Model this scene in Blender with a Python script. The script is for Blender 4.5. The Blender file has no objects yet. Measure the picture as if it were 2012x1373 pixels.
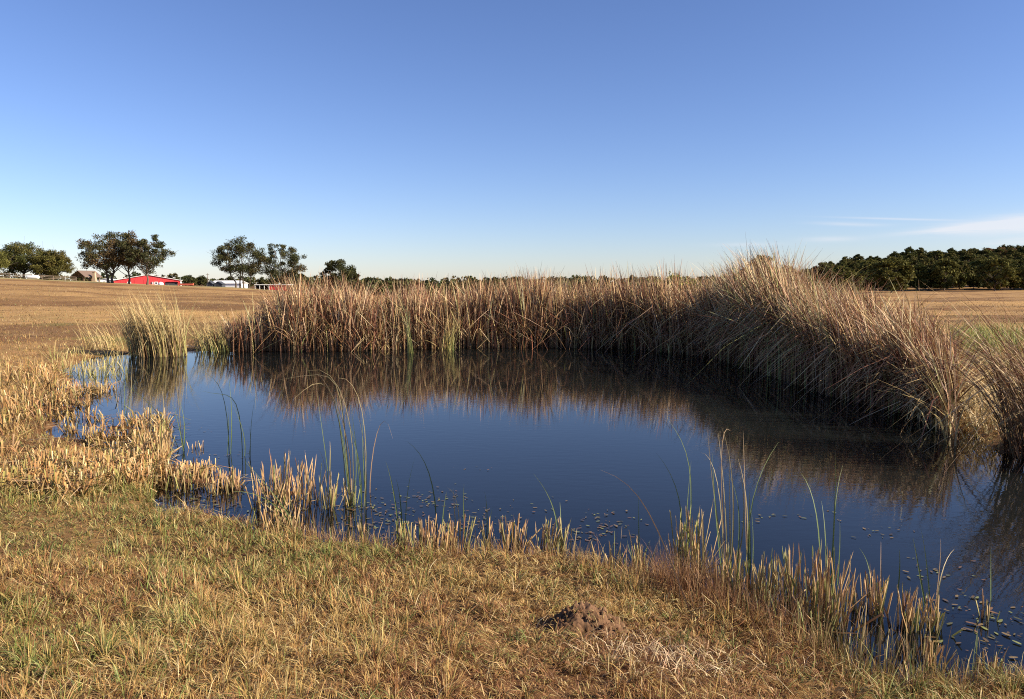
import bpy, math, random
import numpy as np
from mathutils import Vector

rng = np.random.default_rng(7)
random.seed(7)
sc = bpy.context.scene
COL = sc.collection

# ------------------------------------------------------------------ camera
F, CX, CY, ROWH = 1500.0, 1006.0, 686.5, 557.0      # focal length etc. in photo pixels (2012 x 1373)
TH = math.atan((CY - ROWH) / F)
CAMZ = 2.1
cam_d = bpy.data.cameras.new('camera'); cam = bpy.data.objects.new('camera', cam_d); COL.objects.link(cam)
cam.location = (0, 0, CAMZ); cam.rotation_euler = (math.pi / 2 - TH, 0, 0)
cam_d.sensor_width = 36; cam_d.lens = 36 * F / 2012; cam_d.clip_start = 0.05; cam_d.clip_end = 9000
sc.camera = cam
sc.render.resolution_x, sc.render.resolution_y = 1024, 699

# ------------------------------------------------------------------ sky, sun, exposure
SUN_AZ, SUN_EL = math.radians(105), math.radians(29)  # azimuth from +Y clockwise
w = bpy.data.worlds.new('World'); sc.world = w; w.use_nodes = True
nt = w.node_tree; nt.nodes.clear()
def N(t, typ, **kw):
    n = t.nodes.new(typ)
    for k, v in kw.items(): setattr(n, k, v)
    return n
def link(t, a, b): t.links.new(a, b)
def mathn(t, op, a, b=None, c=None, clamp=False):
    n = N(t, 'ShaderNodeMath', operation=op); n.use_clamp = clamp
    for i, x in enumerate((a, b, c)):
        if x is None: continue
        if isinstance(x, (int, float)): n.inputs[i].default_value = x
        else: link(t, x, n.inputs[i])
    return n.outputs[0]
sky = N(nt, 'ShaderNodeTexSky', sky_type='NISHITA'); sky.sun_disc = False
sky.sun_elevation = SUN_EL; sky.sun_rotation = SUN_AZ
sky.altitude = 250; sky.air_density = 1.0; sky.dust_density = 0.25; sky.ozone_density = 2.2
tc = N(nt, 'ShaderNodeTexCoord'); sep = N(nt, 'ShaderNodeSeparateXYZ'); link(nt, tc.outputs['Generated'], sep.inputs[0])
az = mathn(nt, 'ARCTAN2', sep.outputs[0], sep.outputs[1])
el = mathn(nt, 'ARCSINE', sep.outputs[2])
comb = N(nt, 'ShaderNodeCombineXYZ')
link(nt, mathn(nt, 'MULTIPLY', az, 9.0), comb.inputs[0]); link(nt, mathn(nt, 'MULTIPLY', el, 130.0), comb.inputs[1])
wn = N(nt, 'ShaderNodeTexNoise'); wn.inputs['Scale'].default_value = 1.0; wn.inputs['Detail'].default_value = 6; wn.inputs['Roughness'].default_value = .62
wn.inputs['Distortion'].default_value = .6
link(nt, comb.outputs[0], wn.inputs['Vector'])
noise_v = wn.outputs[0]
def streak(a0, e0, la, le, slope, amp):
    da = mathn(nt, 'SUBTRACT', az, a0)
    de = mathn(nt, 'SUBTRACT', mathn(nt, 'SUBTRACT', el, e0), mathn(nt, 'MULTIPLY', da, slope))
    q = mathn(nt, 'ADD', mathn(nt, 'POWER', mathn(nt, 'ABSOLUTE', mathn(nt, 'DIVIDE', da, la)), 2.0),
              mathn(nt, 'POWER', mathn(nt, 'ABSOLUTE', mathn(nt, 'DIVIDE', de, le)), 2.0))
    g = mathn(nt, 'EXPONENT', mathn(nt, 'MULTIPLY', q, -1.0))
    return mathn(nt, 'MULTIPLY', g, amp)
def ae(px, py):
    u = (px - CX) / F; v = (CY - py) / F
    d = Vector((u, math.cos(TH) + v * math.sin(TH), -math.sin(TH) + v * math.cos(TH))).normalized()
    return math.atan2(d.x, d.y), math.asin(d.z)
tot = None
for px, py, la, le, sl, am in [(2010, 437, .062, .0072, .05, 1.0), (2230, 430, .12, .012, .03, 1.1), (1850, 453, .05, .0028, .06, .55), (1668, 440, .035, .0022, -.06, .6),
                           (1630, 470, .03, .0032, .0, .5), (2000, 474, .03, .003, .05, .6), (1470, 480, .04, .0025, 0, .35), (2500, 455, .15, .01, 0, .8),
                           (1925, 444, .05, .006, .08, .45)]:
    a0, e0 = ae(px, py)
    s = streak(a0, e0, la, le, sl, am)
    tot = s if tot is None else mathn(nt, 'ADD', tot, s)
nfac = mathn(nt, 'MULTIPLY', mathn(nt, 'SUBTRACT', noise_v, .22), 3.2, clamp=True)
tot = mathn(nt, 'MULTIPLY', tot, nfac)
a0, e0 = ae(1765, 430)
tot = mathn(nt, 'ADD', tot, streak(a0, e0, .058, .00115, -.065, .55), clamp=True)   # old contrail
tot = mathn(nt, 'MULTIPLY', tot, .72)
mixc = N(nt, 'ShaderNodeMix', data_type='RGBA'); link(nt, tot, mixc.inputs[0]); mixc.inputs[7].default_value = (4.15, 4.15, 4.35, 1)
vs1 = N(nt, 'ShaderNodeVectorMath', operation='SCALE'); link(nt, sky.outputs[0], vs1.inputs[0]); vs1.inputs['Scale'].default_value = .1
gam = N(nt, 'ShaderNodeGamma'); gam.inputs[1].default_value = 1.1; link(nt, vs1.outputs[0], gam.inputs[0])
vs2 = N(nt, 'ShaderNodeVectorMath', operation='MULTIPLY'); link(nt, gam.outputs[0], vs2.inputs[0]); vs2.inputs[1].default_value = (5.9, 6.1, 7.9)
link(nt, vs2.outputs[0], mixc.inputs[6])
bg = N(nt, 'ShaderNodeBackground'); bg.inputs[1].default_value = 0.10
link(nt, mixc.outputs[2], bg.inputs[0])
wo = N(nt, 'ShaderNodeOutputWorld'); link(nt, bg.outputs[0], wo.inputs[0])

sd = bpy.data.lights.new('sun', 'SUN'); sun = bpy.data.objects.new('sun', sd); COL.objects.link(sun)
sd.energy = 5.0; sd.angle = math.radians(.53); sd.color = (1.0, .87, .69)
SUNV = Vector((math.cos(SUN_EL) * math.sin(SUN_AZ), math.cos(SUN_EL) * math.cos(SUN_AZ), math.sin(SUN_EL)))
sun.rotation_euler = SUNV.to_track_quat('Z', 'Y').to_euler()
sun.location = SUNV * 50
vs = sc.view_settings; vs.view_transform = 'Standard'; vs.look = 'None'; vs.exposure = 1.1; vs.gamma = 1.0
vs.use_curve_mapping = False
sc.cycles.use_denoising = False; sc.cycles.filter_width = 1.1; sc.cycles.max_bounces = 5; sc.cycles.diffuse_bounces = 2; sc.cycles.sample_clamp_indirect = 4; sc.cycles.transparent_max_bounces = 16

# ------------------------------------------------------------------ helpers
def ray(px, py):
    u = (px - CX) / F; v = (CY - py) / F
    return Vector((u, math.cos(TH) + v * math.sin(TH), -math.sin(TH) + v * math.cos(TH)))
def on_z(px, py, z=0.0):                     # the point of a level plane seen at a pixel
    d = ray(px, py); t = (z - CAMZ) / d.z
    return Vector((d.x * t, d.y * t, z))
def at_d(px, py, D):                         # point at depth D
    d = ray(px, py); t = D / d.y
    return Vector((d.x * t, D, CAMZ + d.z * t))
def smooth(a, b, x):
    t = np.clip((x - a) / (b - a), 0, 1); return t * t * (3 - 2 * t)
def hash2(ix, iy, s):
    h = np.sin(ix * 127.1 + iy * 311.7 + s * 74.7) * 43758.5453
    return h - np.floor(h)
def vnoise(x, y, s=0):
    ix, iy = np.floor(x), np.floor(y); fx, fy = x - ix, y - iy
    fx = fx * fx * (3 - 2 * fx); fy = fy * fy * (3 - 2 * fy)
    return (hash2(ix, iy, s) * (1 - fx) + hash2(ix + 1, iy, s) * fx) * (1 - fy) + (hash2(ix, iy + 1, s) * (1 - fx) + hash2(ix + 1, iy + 1, s) * fx) * fy
def fbm(x, y, s=0, o=4):
    r = 0; a = .5; n = 0
    for k in range(o):
        r = r + a * vnoise(x * 2 ** k, y * 2 ** k, s + k); n += a; a *= .5
    return r / n
def raw_mesh(name, V, faces, cols=None, mats=(), smooth_=False, matidx=None):
    """faces: list of (M,k) int arrays"""
    me = bpy.data.meshes.new(name)
    V = np.asarray(V, np.float32).reshape(-1, 3)
    me.vertices.add(len(V)); me.vertices.foreach_set('co', V.ravel())
    faces = [np.asarray(f, np.int32) for f in faces if len(f)]
    li = np.concatenate([f.ravel() for f in faces]); cnt = np.concatenate([np.full(len(f), f.shape[1]) for f in faces])
    me.loops.add(len(li)); me.loops.foreach_set('vertex_index', li.astype(np.int32))
    me.polygons.add(len(cnt)); st = np.concatenate([[0], np.cumsum(cnt)[:-1]])
    me.polygons.foreach_set('loop_start', st.astype(np.int32)); me.polygons.foreach_set('loop_total', cnt.astype(np.int32))
    if smooth_: me.polygons.foreach_set('use_smooth', np.ones(len(cnt), bool))
    if matidx is not None: me.polygons.foreach_set('material_index', np.asarray(matidx, np.int32))
    if cols is not None:
        c = np.ones((len(V), 4), np.float32); c[:, :3] = np.asarray(cols, np.float32).reshape(-1, 3)
        at = me.attributes.new('Col', 'FLOAT_COLOR', 'POINT'); at.data.foreach_set('color', c.ravel())
    for m in mats: me.materials.append(m)
    me.update(); me.validate()
    return me
def link_obj(name, me, parent=None, loc=None, rot=None, scale=None):
    o = bpy.data.objects.new(name, me); COL.objects.link(o)
    if parent: o.parent = parent
    if loc is not None: o.location = loc
    if rot is not None: o.rotation_euler = rot
    if scale is not None: o.scale = scale
    return o
def tag(o, label=None, cat=None, group=None, kind=None):
    if label: o['label'] = label
    if cat: o['category'] = cat
    if group: o['group'] = group
    if kind: o['kind'] = kind
    return o
def empty(name, loc, rz=0):
    o = bpy.data.objects.new(name, None); COL.objects.link(o); o.location = loc; o.rotation_euler = (0, 0, rz)
    o.empty_display_size = .1
    return o

# ---- materials
def new_mat(name):
    m = bpy.data.materials.new(name); m.use_nodes = True; t = m.node_tree; t.nodes.clear()
    out = N(t, 'ShaderNodeOutputMaterial'); return m, t, out
def leaf_mat(name, trans=.25, rough=.6, spec=.25, var=.25, nscale=30.):
    m, t, out = new_mat(name)
    a = N(t, 'ShaderNodeAttribute', attribute_name='Col')
    nz = N(t, 'ShaderNodeTexNoise'); nz.inputs['Scale'].default_value = nscale; nz.inputs['Detail'].default_value = 3
    co = N(t, 'ShaderNodeTexCoord'); link(t, co.outputs['Object'], nz.inputs['Vector'])
    f = mathn(t, 'ADD', mathn(t, 'MULTIPLY', mathn(t, 'SUBTRACT', nz.outputs[0], .5), var * 2), 1.0)
    mu = N(t, 'ShaderNodeVectorMath', operation='SCALE'); link(t, a.outputs['Color'], mu.inputs[0]); link(t, f, mu.inputs['Scale'])
    p = N(t, 'ShaderNodeBsdfPrincipled'); p.inputs['Roughness'].default_value = rough; p.inputs['Specular IOR Level'].default_value = spec
    link(t, mu.outputs[0], p.inputs['Base Color'])
    tr = N(t, 'ShaderNodeBsdfTranslucent'); link(t, mu.outputs[0], tr.inputs[0])
    mx = N(t, 'ShaderNodeMixShader'); mx.inputs[0].default_value = trans
    link(t, p.outputs[0], mx.inputs[1]); link(t, tr.outputs[0], mx.inputs[2]); link(t, mx.outputs[0], out.inputs[0])
    return m
M_blade = leaf_mat('dry_blade', .22, .55, .35, .2, 40)
M_reed = leaf_mat('reed_leaf', .10, .55, .3, .25, 15)
M_leaf = leaf_mat('oak_leaf', .15, .75, .08, .15, 2)
M_soil_col = leaf_mat('clod_soil', 0.0, .95, .1, .5, 60)
def plain(name, col, rough=.7, var=.15, scale=3., metal=0., bump=0., stretch=None):
    m, t, out = new_mat(name)
    co = N(t, 'ShaderNodeTexCoord'); nz = N(t, 'ShaderNodeTexNoise'); nz.inputs['Scale'].default_value = scale; nz.inputs['Detail'].default_value = 5
    if stretch:
        mp = N(t, 'ShaderNodeMapping'); mp.inputs['Scale'].default_value = stretch; link(t, co.outputs['Object'], mp.inputs[0]); link(t, mp.outputs[0], nz.inputs['Vector'])
    else: link(t, co.outputs['Object'], nz.inputs['Vector'])
    mx = N(t, 'ShaderNodeMix', data_type='RGBA'); link(t, nz.outputs[0], mx.inputs[0])
    mx.inputs[6].default_value = (*[c * (1 - var) for c in col], 1); mx.inputs[7].default_value = (*[min(1, c * (1 + var)) for c in col], 1)
    p = N(t, 'ShaderNodeBsdfPrincipled'); p.inputs['Roughness'].default_value = rough; p.inputs['Metallic'].default_value = metal
    link(t, mx.outputs[2], p.inputs['Base Color'])
    if bump:
        b = N(t, 'ShaderNodeBump'); b.inputs['Strength'].default_value = bump; b.inputs['Distance'].default_value = .02
        link(t, nz.outputs[0], b.inputs['Height']); link(t, b.outputs[0], p.inputs['Normal'])
    link(t, p.outputs[0], out.inputs[0]); return m
M_bark = plain('oak_bark', (.10, .075, .055), .9, .4, 6, bump=.6, stretch=(3, 3, .5))
M_red = plain('red_barn_paint', (.50, .032, .034), .5, .12, .6)
M_white = plain('white_metal', (.8, .79, .76), .45, .06, .5)
M_dark = plain('shade_and_dark_parts', (.03, .03, .035), .8, .3, 2)  # near-black for shade inside barn opening and carport, and plain dark fittings
M_wood = plain('brown_timber', (.16, .09, .055), .8, .3, 4)
M_shingle = plain('brown_shingle', (.15, .10, .075), .85, .3, 5)
M_stone = plain('tan_stone', (.42, .31, .21), .9, .35, 5, bump=.5)
M_glass = plain('window_glass', (.04, .045, .05), .1, .2, 1)
M_grey = plain('dark_grey_siding', (.05, .055, .065), .7, .2, 2)
M_orange = plain('faded_red_metal', (.62, .13, .07), .5, .15, 1)
M_rail = plain('weathered_rail', (.20, .15, .11), .9, .3, 6)

# ------------------------------------------------------------------ terrain
SHORE_PX = [(2012, 1322), (1884, 1338), (1755, 1330), (1640, 1288), (1530, 1215), (1400, 1165), (1300, 1135), (1200, 1108), (1100, 1082),
            (1000, 1078), (900, 1075), (800, 1066), (700, 1052), (600, 1040), (500, 1012), (420, 992), (330, 985), (270, 945), (200, 905),
            (150, 870), (90, 855), (110, 822), (70, 800), (100, 770), (150, 745), (120, 728), (190, 702), (250, 694), (400, 690), (550, 690), (700, 688),
            (900, 682), (1100, 682), (1250, 685), (1400, 700), (1500, 727), (1560, 750), (1650, 780), (1760, 803), (1830, 822), (1900, 852),
            (1960, 890)]
SHORE_PX = [(p[0], p[1] + (20 if p[1] > 980 and i < 17 else 0)) for i, p in enumerate(SHORE_PX)]
poly = [on_z(*p).to_2d()[:] for p in SHORE_PX]
poly += [(7.0, 9.4), (8.2, 8.0), (8.6, 6.0), (7.4, 3.6), (5.2, 2.5), (3.4, 2.7)]
PA = np.array(poly); PB = np.roll(PA, -1, 0)
def pond_d(x, y):
    x = np.asarray(x, float); y = np.asarray(y, float); sh = x.shape; x = x.ravel(); y = y.ravel()
    best = np.full(x.shape, 1e9); ins = np.zeros(x.shape, bool)
    for (ax, ay), (bx, by) in zip(PA, PB):
        dx, dy = bx - ax, by - ay
        t = np.clip(((x - ax) * dx + (y - ay) * dy) / (dx * dx + dy * dy), 0, 1)
        best = np.minimum(best, (x - ax - t * dx) ** 2 + (y - ay - t * dy) ** 2)
        c = ((ay > y) != (by > y))
        if dy != 0: ins ^= c & (x < ax + (y - ay) * dx / dy)
    d = np.sqrt(best); d[ins] *= -1
    return d.reshape(sh)
ISL = [((160, 785), .9, .45), ((235, 862), .8, .5), ((300, 930), .6, .3), ((400, 945), .75, .22), ((120, 800), .7, .4), ((560, 968), .7, .25), ((240, 840), .7, .35)]
ISL = [(on_z(*c).x, on_z(*c).y, rx, ry) for c, rx, ry in ISL]
TD = [25, 150, 215, 275, 330, 520, 800, 3000]
TPX = [-700, 0, 200, 300, 460, 560, 700, 807, 1350, 1590, 1700, 1820, 2012, 2600]
TROW = [[675] * 14,
        [543, 548, 557, 561, 566, 572, 579, 584, 584, 582, 581, 580, 580, 580],
        [540, 545, 554, 559, 565, 572, 580, 585, 583, 580, 577, 575, 574, 573],
        [543, 548, 556, 560, 566, 572, 580, 584, 582, 578, 574, 572.5, 571, 570],
        [546, 550, 556, 560.5, 566, 571, 577, 580, 580, 572, 564, 560, 557, 552],
        [552, 554, 557, 560, 564, 567, 571, 573, 570, 552, 530, 518, 513, 492],
        [556, 557, 558, 560, 562, 562, 564, 565, 562, 550, 532, 520, 500, 480],
        [557, 557, 558, 558, 558, 558, 558, 558, 558, 558, 552, 548, 545, 540]]
TZ = np.array([[CAMZ + (ROWH - r) / F * D for r in row] for D, row in zip(TD, TROW)])
TA = (np.array(TPX) - CX) / F
def table_z(x, y):
    D = np.maximum(np.hypot(x, y) * .72, np.where(y > 1, y, 1.0)); D = np.where(y > np.abs(x) * .9, np.maximum(y, 1), D)
    a = np.clip(np.where(y > 1, x / np.maximum(y, 1.0), np.sign(x) * 9), TA[0], TA[-1])
    Z = np.stack([np.interp(a, TA, row) for row in TZ])           # (nD, n)
    lD = np.clip(D, TD[0], TD[-1])
    k = np.clip(np.searchsorted(TD, lD) - 1, 0, len(TD) - 2)
    td = np.array(TD, float); f = (lD - td[k]) / (td[k + 1] - td[k])
    idx = np.arange(len(lD))
    return Z[k, idx] * (1 - f) + Z[k + 1, idx] * f, D
def terrain(x, y, detail=True):
    x = np.asarray(x, float).ravel(); y = np.asarray(y, float).ravel()
    d = pond_d(x, y)
    wob = (fbm(x * 2.2, y * 2.2, 3) - .5) * .35 * np.exp(-(d / 1.2) ** 2)
    dd = d + wob
    wn_ = smooth(13, 6, y)
    near = .05 * np.clip(dd / .25, 0, 1) + .41 * smooth(.1, 3.6, dd)
    far = .05 * np.clip(dd / .25, 0, 1) + .22 * smooth(.2, 6, dd)
    out = near * wn_ + far * (1 - wn_)
    tz, D = table_z(x, y)
    wf = np.clip((D - 25) / 60, 0, 1) * (y > -50); wf = wf * wf * (3 - 2 * wf)
    out = out * (1 - wf) + tz * wf
    inn = -.55 * (1 - np.exp(dd / 1.0))
    h = np.where(dd > 0, out, inn)
    for ix, iy, rx, ry in ISL:
        q = ((x - ix) / rx) ** 2 + ((y - iy) / ry) ** 2
        h = np.where(dd < .2, np.maximum(h, h * (1 - np.exp(-q)) + .035 * np.exp(-q * 1.2)), h)
    if detail:
        land = np.clip(dd / .5, 0, 1) * (1 - wf)
        h = h + land * ((fbm(x * 1.3, y * 1.3, 11) - .5) * .10 + (fbm(x * 6, y * 6, 15, 3) - .5) * .035 * smooth(30, 10, D))
        h = h + wf * (fbm(x * .12, y * .12, 21) - .5) * .5 * smooth(25, 90, D) * smooth(500, 200, D)
        h = h + (fbm(x * .20, y * .32, 25, 3) - .5) * .45 * smooth(20, 45, D) * smooth(190, 120, D)
    return h
def axis(lo, hi, n, a, c=0.):
    u0, u1 = np.arcsinh((lo - c) / a), np.arcsinh((hi - c) / a)
    return c + a * np.sinh(np.linspace(u0, u1, n))
gx = axis(-3200, 3200, 470, 5.0); gy = axis(-400, 4200, 480, 4.0, 4.5)
GX, GY = np.meshgrid(gx, gy)
gh = terrain(GX, GY)
gd = pond_d(GX, GY).ravel()
fx, fy = GX.ravel(), GY.ravel()
SOIL = np.array([.115, .055, .026]); THATCH = np.array([.21, .125, .05]); FIELD = np.array([.33, .20, .083]); FIELD2 = np.array([.17, .092, .04]); GREEN = np.array([.12, .15, .035]); MUD = np.array([.13, .06, .03]); LAWN = np.array([.30, .25, .11])
def mixa(a, b, f): return a * (1 - f[:, None]) + b * f[:, None]
one = np.ones((len(fx), 1))
D_ = np.hypot(fx, fy)
cg = mixa(one * SOIL, THATCH, smooth(.35, .6, fbm(fx * 2, fy * 2, 31)))
ff = mixa(one * FIELD, FIELD2, smooth(.40, .60, fbm(fx * .10, fy * .22, 33, 5)) * .85 + .2 * smooth(.5, .65, fbm(fx * .7, fy * .9, 35, 3)))
ff = mixa(ff, one * np.array([.43, .26, .10]), smooth(.55, .75, fbm(fx * .05 + 9, fy * .15, 36, 4)) * .7)
cg = mixa(cg, ff, smooth(9, 22, D_))
cg = mixa(cg, GREEN, smooth(.62, .75, fbm(fx * .35, fy * .5, 38)) * smooth(60, 20, D_) * smooth(14, 20, D_) * .7)
lawn = smooth(152, 156, fy) * smooth(-20, -60, fx) * smooth(300, 260, fy)
cg = mixa(cg, LAWN, lawn * .8)
cg = mixa(cg, FIELD2 * .55, smooth(290, 320, fy) * .8)  # ground past the wood edge darkened for shade under the trees
cg = mixa(cg, MUD, smooth(.22, -.1, gd))
nx, ny = len(gx), len(gy)
ii = np.arange((ny - 1) * (nx - 1)); r, c = ii // (nx - 1), ii % (nx - 1); b = r * nx + c
M_ground, t, out = new_mat('pasture_ground')
a = N(t, 'ShaderNodeAttribute', attribute_name='Col')
co = N(t, 'ShaderNodeTexCoord')
n1 = N(t, 'ShaderNodeTexNoise'); n1.inputs['Scale'].default_value = 14; n1.inputs['Detail'].default_value = 8; n1.inputs['Roughness'].default_value = .7; link(t, co.outputs['Object'], n1.inputs['Vector'])
n2 = N(t, 'ShaderNodeTexNoise'); n2.inputs['Scale'].default_value = .9; n2.inputs['Detail'].default_value = 9; n2.inputs['Roughness'].default_value = .75; link(t, co.outputs['Object'], n2.inputs['Vector'])
f = mathn(t, 'ADD', mathn(t, 'MULTIPLY', n1.outputs[0], .9), mathn(t, 'MULTIPLY', n2.outputs[0], 1.1))
mu = N(t, 'ShaderNodeVectorMath', operation='SCALE'); link(t, a.outputs['Color'], mu.inputs[0]); link(t, f, mu.inputs['Scale'])
p = N(t, 'ShaderNodeBsdfPrincipled'); p.inputs['Roughness'].default_value = .95; p.inputs['Specular IOR Level'].default_value = .1
link(t, mu.outputs[0], p.inputs['Base Color'])
bm_ = N(t, 'ShaderNodeBump'); bm_.inputs['Strength'].default_value = .8; bm_.inputs['Distance'].default_value = .04
link(t, n1.outputs[0], bm_.inputs['Height']); link(t, bm_.outputs[0], p.inputs['Normal']); link(t, p.outputs[0], out.inputs[0])
me = raw_mesh('ground', np.stack([fx, fy, gh], 1), [np.stack([b, b + 1, b + nx + 1, b + nx], 1)], cg, [M_ground], True)
tag(link_obj('ground', me), 'dry golden brown pasture rising gently round the pond', 'ground', kind='structure')

# ------------------------------------------------------------------ water
wx = np.arange(-13.5, 9.6, .12); wy = np.arange(2.0, 26.5, .12)
WX, WY = np.meshgrid(wx, wy); wd = pond_d(WX, WY).ravel(); wh = terrain(WX, WY, False)
nx, ny = len(wx), len(wy); ii = np.arange((ny - 1) * (nx - 1)); r, c = ii // (nx - 1), ii % (nx - 1); b = r * nx + c
q = np.stack([b, b + 1, b + nx + 1, b + nx], 1); q = q[(wd[q].min(1) < .5)]
used = np.unique(q); remap = -np.ones(len(wd), int); remap[used] = np.arange(len(used))
depth = np.clip(-wh[used], 0, 1)
M_water, t, out = new_mat('pond_water')
a = N(t, 'ShaderNodeAttribute', attribute_name='Col'); sp = N(t, 'ShaderNodeSeparateColor'); link(t, a.outputs['Color'], sp.inputs[0])
co = N(t, 'ShaderNodeTexCoord'); mp = N(t, 'ShaderNodeMapping'); mp.inputs['Scale'].default_value = (1.0, 2.2, 1); link(t, co.outputs['Object'], mp.inputs[0])
n1 = N(t, 'ShaderNodeTexNoise'); n1.inputs['Scale'].default_value = 4.5; n1.inputs['Detail'].default_value = 3; link(t, mp.outputs[0], n1.inputs['Vector'])
n2 = N(t, 'ShaderNodeTexNoise'); n2.inputs['Scale'].default_value = .35; n2.inputs['Detail'].default_value = 2; link(t, co.outputs['Object'], n2.inputs['Vector'])
bp = N(t, 'ShaderNodeBump'); bp.inputs['Distance'].default_value = .012
link(t, mathn(t, 'MULTIPLY', mathn(t, 'ADD', mathn(t, 'MULTIPLY', mathn(t, 'SUBTRACT', n2.outputs[0], .35), 2.2, clamp=True), .2), .13), bp.inputs['Strength'])
link(t, n1.outputs[0], bp.inputs['Height'])
fr = N(t, 'ShaderNodeFresnel'); fr.inputs['IOR'].default_value = 1.5; link(t, bp.outputs[0], fr.inputs['Normal'])
gl = N(t, 'ShaderNodeBsdfGlossy'); gl.inputs['Roughness'].default_value = .004; link(t, bp.outputs[0], gl.inputs['Normal'])
murk = N(t, 'ShaderNodeBsdfDiffuse'); murk.inputs[0].default_value = (.009, .0105, .010, 1)
tr = N(t, 'ShaderNodeBsdfTransparent'); tr.inputs[0].default_value = (.62, .46, .32, 1)
dm = N(t, 'ShaderNodeMixShader'); link(t, mathn(t, 'MULTIPLY', sp.outputs[0], 2.0, clamp=True), dm.inputs[0]); link(t, tr.outputs[0], dm.inputs[1]); link(t, murk.outputs[0], dm.inputs[2])
ms = N(t, 'ShaderNodeMixShader'); link(t, fr.outputs[0], ms.inputs[0]); link(t, dm.outputs[0], ms.inputs[1]); link(t, gl.outputs[0], ms.inputs[2]); link(t, ms.outputs[0], out.inputs[0])
me = raw_mesh('pond_water', np.stack([WX.ravel()[used], WY.ravel()[used], np.zeros(len(used))], 1), [remap[q]], np.repeat(depth[:, None], 3, 1), [M_water], True)
tag(link_obj('pond_water', me), 'dark blue rippled pond mirroring the reeds and sky', 'pond', kind='structure')

# ------------------------------------------------------------------ blade builders
def ribbons(P, W, side, C):
    """P (N,S,3) centre lines, W (N,S) half-widths, side (N,3) or (N,S,3), C (N,S,3) -> verts, quads, cols"""
    n, s = P.shape[:2]
    if side.ndim == 2: side = side[:, None, :]
    A = P - side * W[..., None]; B = P + side * W[..., None]
    V = np.stack([A, B], 2).reshape(-1, 3)
    base = (np.arange(n) * s * 2)[:, None] + (np.arange(s - 1) * 2)[None]
    Q = np.stack([base, base + 1, base + 3, base + 2], 2).reshape(-1, 4)
    return V, Q, np.repeat(C, 2, axis=1).reshape(-1, 3)
def join(parts):
    off = 0; Vs, Qs, Cs = [], [], []
    for V, Q, C in parts:
        Vs.append(V); Qs.append(Q + off); Cs.append(C); off += len(V)
    return np.concatenate(Vs), np.concatenate(Qs), np.concatenate(Cs)
def ribbon_obj(name, parts, mat, parent=None):
    V, Q, C = join(parts)
    return link_obj(name, raw_mesh(name, V, [Q], C, [mat]), parent)
def unit(v): return v / np.maximum(np.linalg.norm(v, axis=-1, keepdims=True), 1e-9)
def blades(base, L, lean_dir, lean, W, cb, ct, S=4, droop=.3, taper=1.0, kink=0., lin=.35, hinge=None):
    """curved blades: base (N,3), length, lean direction (N,2), lean amount, half width, base/tip colour"""
    n = len(base); tt = np.linspace(0, 1, S)[None, :]
    L = np.broadcast_to(L, n)[:, None]; le = np.broadcast_to(lean, n)[:, None]
    hor = le * (tt * lin + (1 - lin) * tt ** 2)
    if hinge is not None:
        hh = np.broadcast_to(hinge, n)[:, None]; hb_ = np.clip(tt - hh, 0, 1) / (1 - hh); hor = le * ((1 - hh) * (.25 * hb_ + .75 * hb_ ** 1.5) * 1.25 + .12 * tt)
    ver = np.sqrt(np.clip(1 - np.clip(le, 0, .97) ** 2 * (lin + (1 - lin) * tt) ** 2, .02, 1)) * tt - droop * np.clip(le, 0, 1) * tt ** 3 * .6
    if kink:
        k = rng.random(n) < kink; tk = rng.uniform(.5, .85, n)[:, None]
        over = np.clip(tt - tk, 0, 1) * k[:, None]
        ver = ver - over * rng.uniform(1.2, 2.0, n)[:, None]; hor = hor + over * rng.uniform(.2, .9, n)[:, None]
    P = np.empty((n, S, 3)); P[..., 0] = base[:, None, 0] + lean_dir[:, None, 0] * hor * L
    P[..., 1] = base[:, None, 1] + lean_dir[:, None, 1] * hor * L; P[..., 2] = base[:, None, 2] + ver * L
    th = rng.uniform(0, math.pi, n); side = np.stack([np.cos(th), np.sin(th), np.zeros(n)], 1)
    tw = rng.uniform(-.8, .8, n)[:, None] * tt
    sx = side[:, None, 0] * np.cos(tw) - side[:, None, 1] * np.sin(tw); sy = side[:, None, 0] * np.sin(tw) + side[:, None, 1] * np.cos(tw)
    sd_ = np.stack([sx, sy, np.zeros_like(sx)], 2)
    Wd = np.broadcast_to(W, n)[:, None] * (1 - taper * tt ** 2.2 * .93)
    C = cb[:, None, :] * (1 - tt[..., None]) + ct[:, None, :] * tt[..., None]
    return ribbons(P, Wd, sd_, C)
def pick(pal, n, w=None, jit=.18):
    pal = np.array(pal); w = None if w is None else np.array(w) / sum(w)
    c = pal[rng.choice(len(pal), n, p=w)]
    return np.clip(c * (1 + rng.normal(0, jit, (n, 1))) * (1 + rng.normal(0, .04, (n, 3))), .01, .85)
def rdir(n):
    a_ = rng.uniform(0, 2 * math.pi, n); return np.stack([np.cos(a_), np.sin(a_)], 1)

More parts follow.
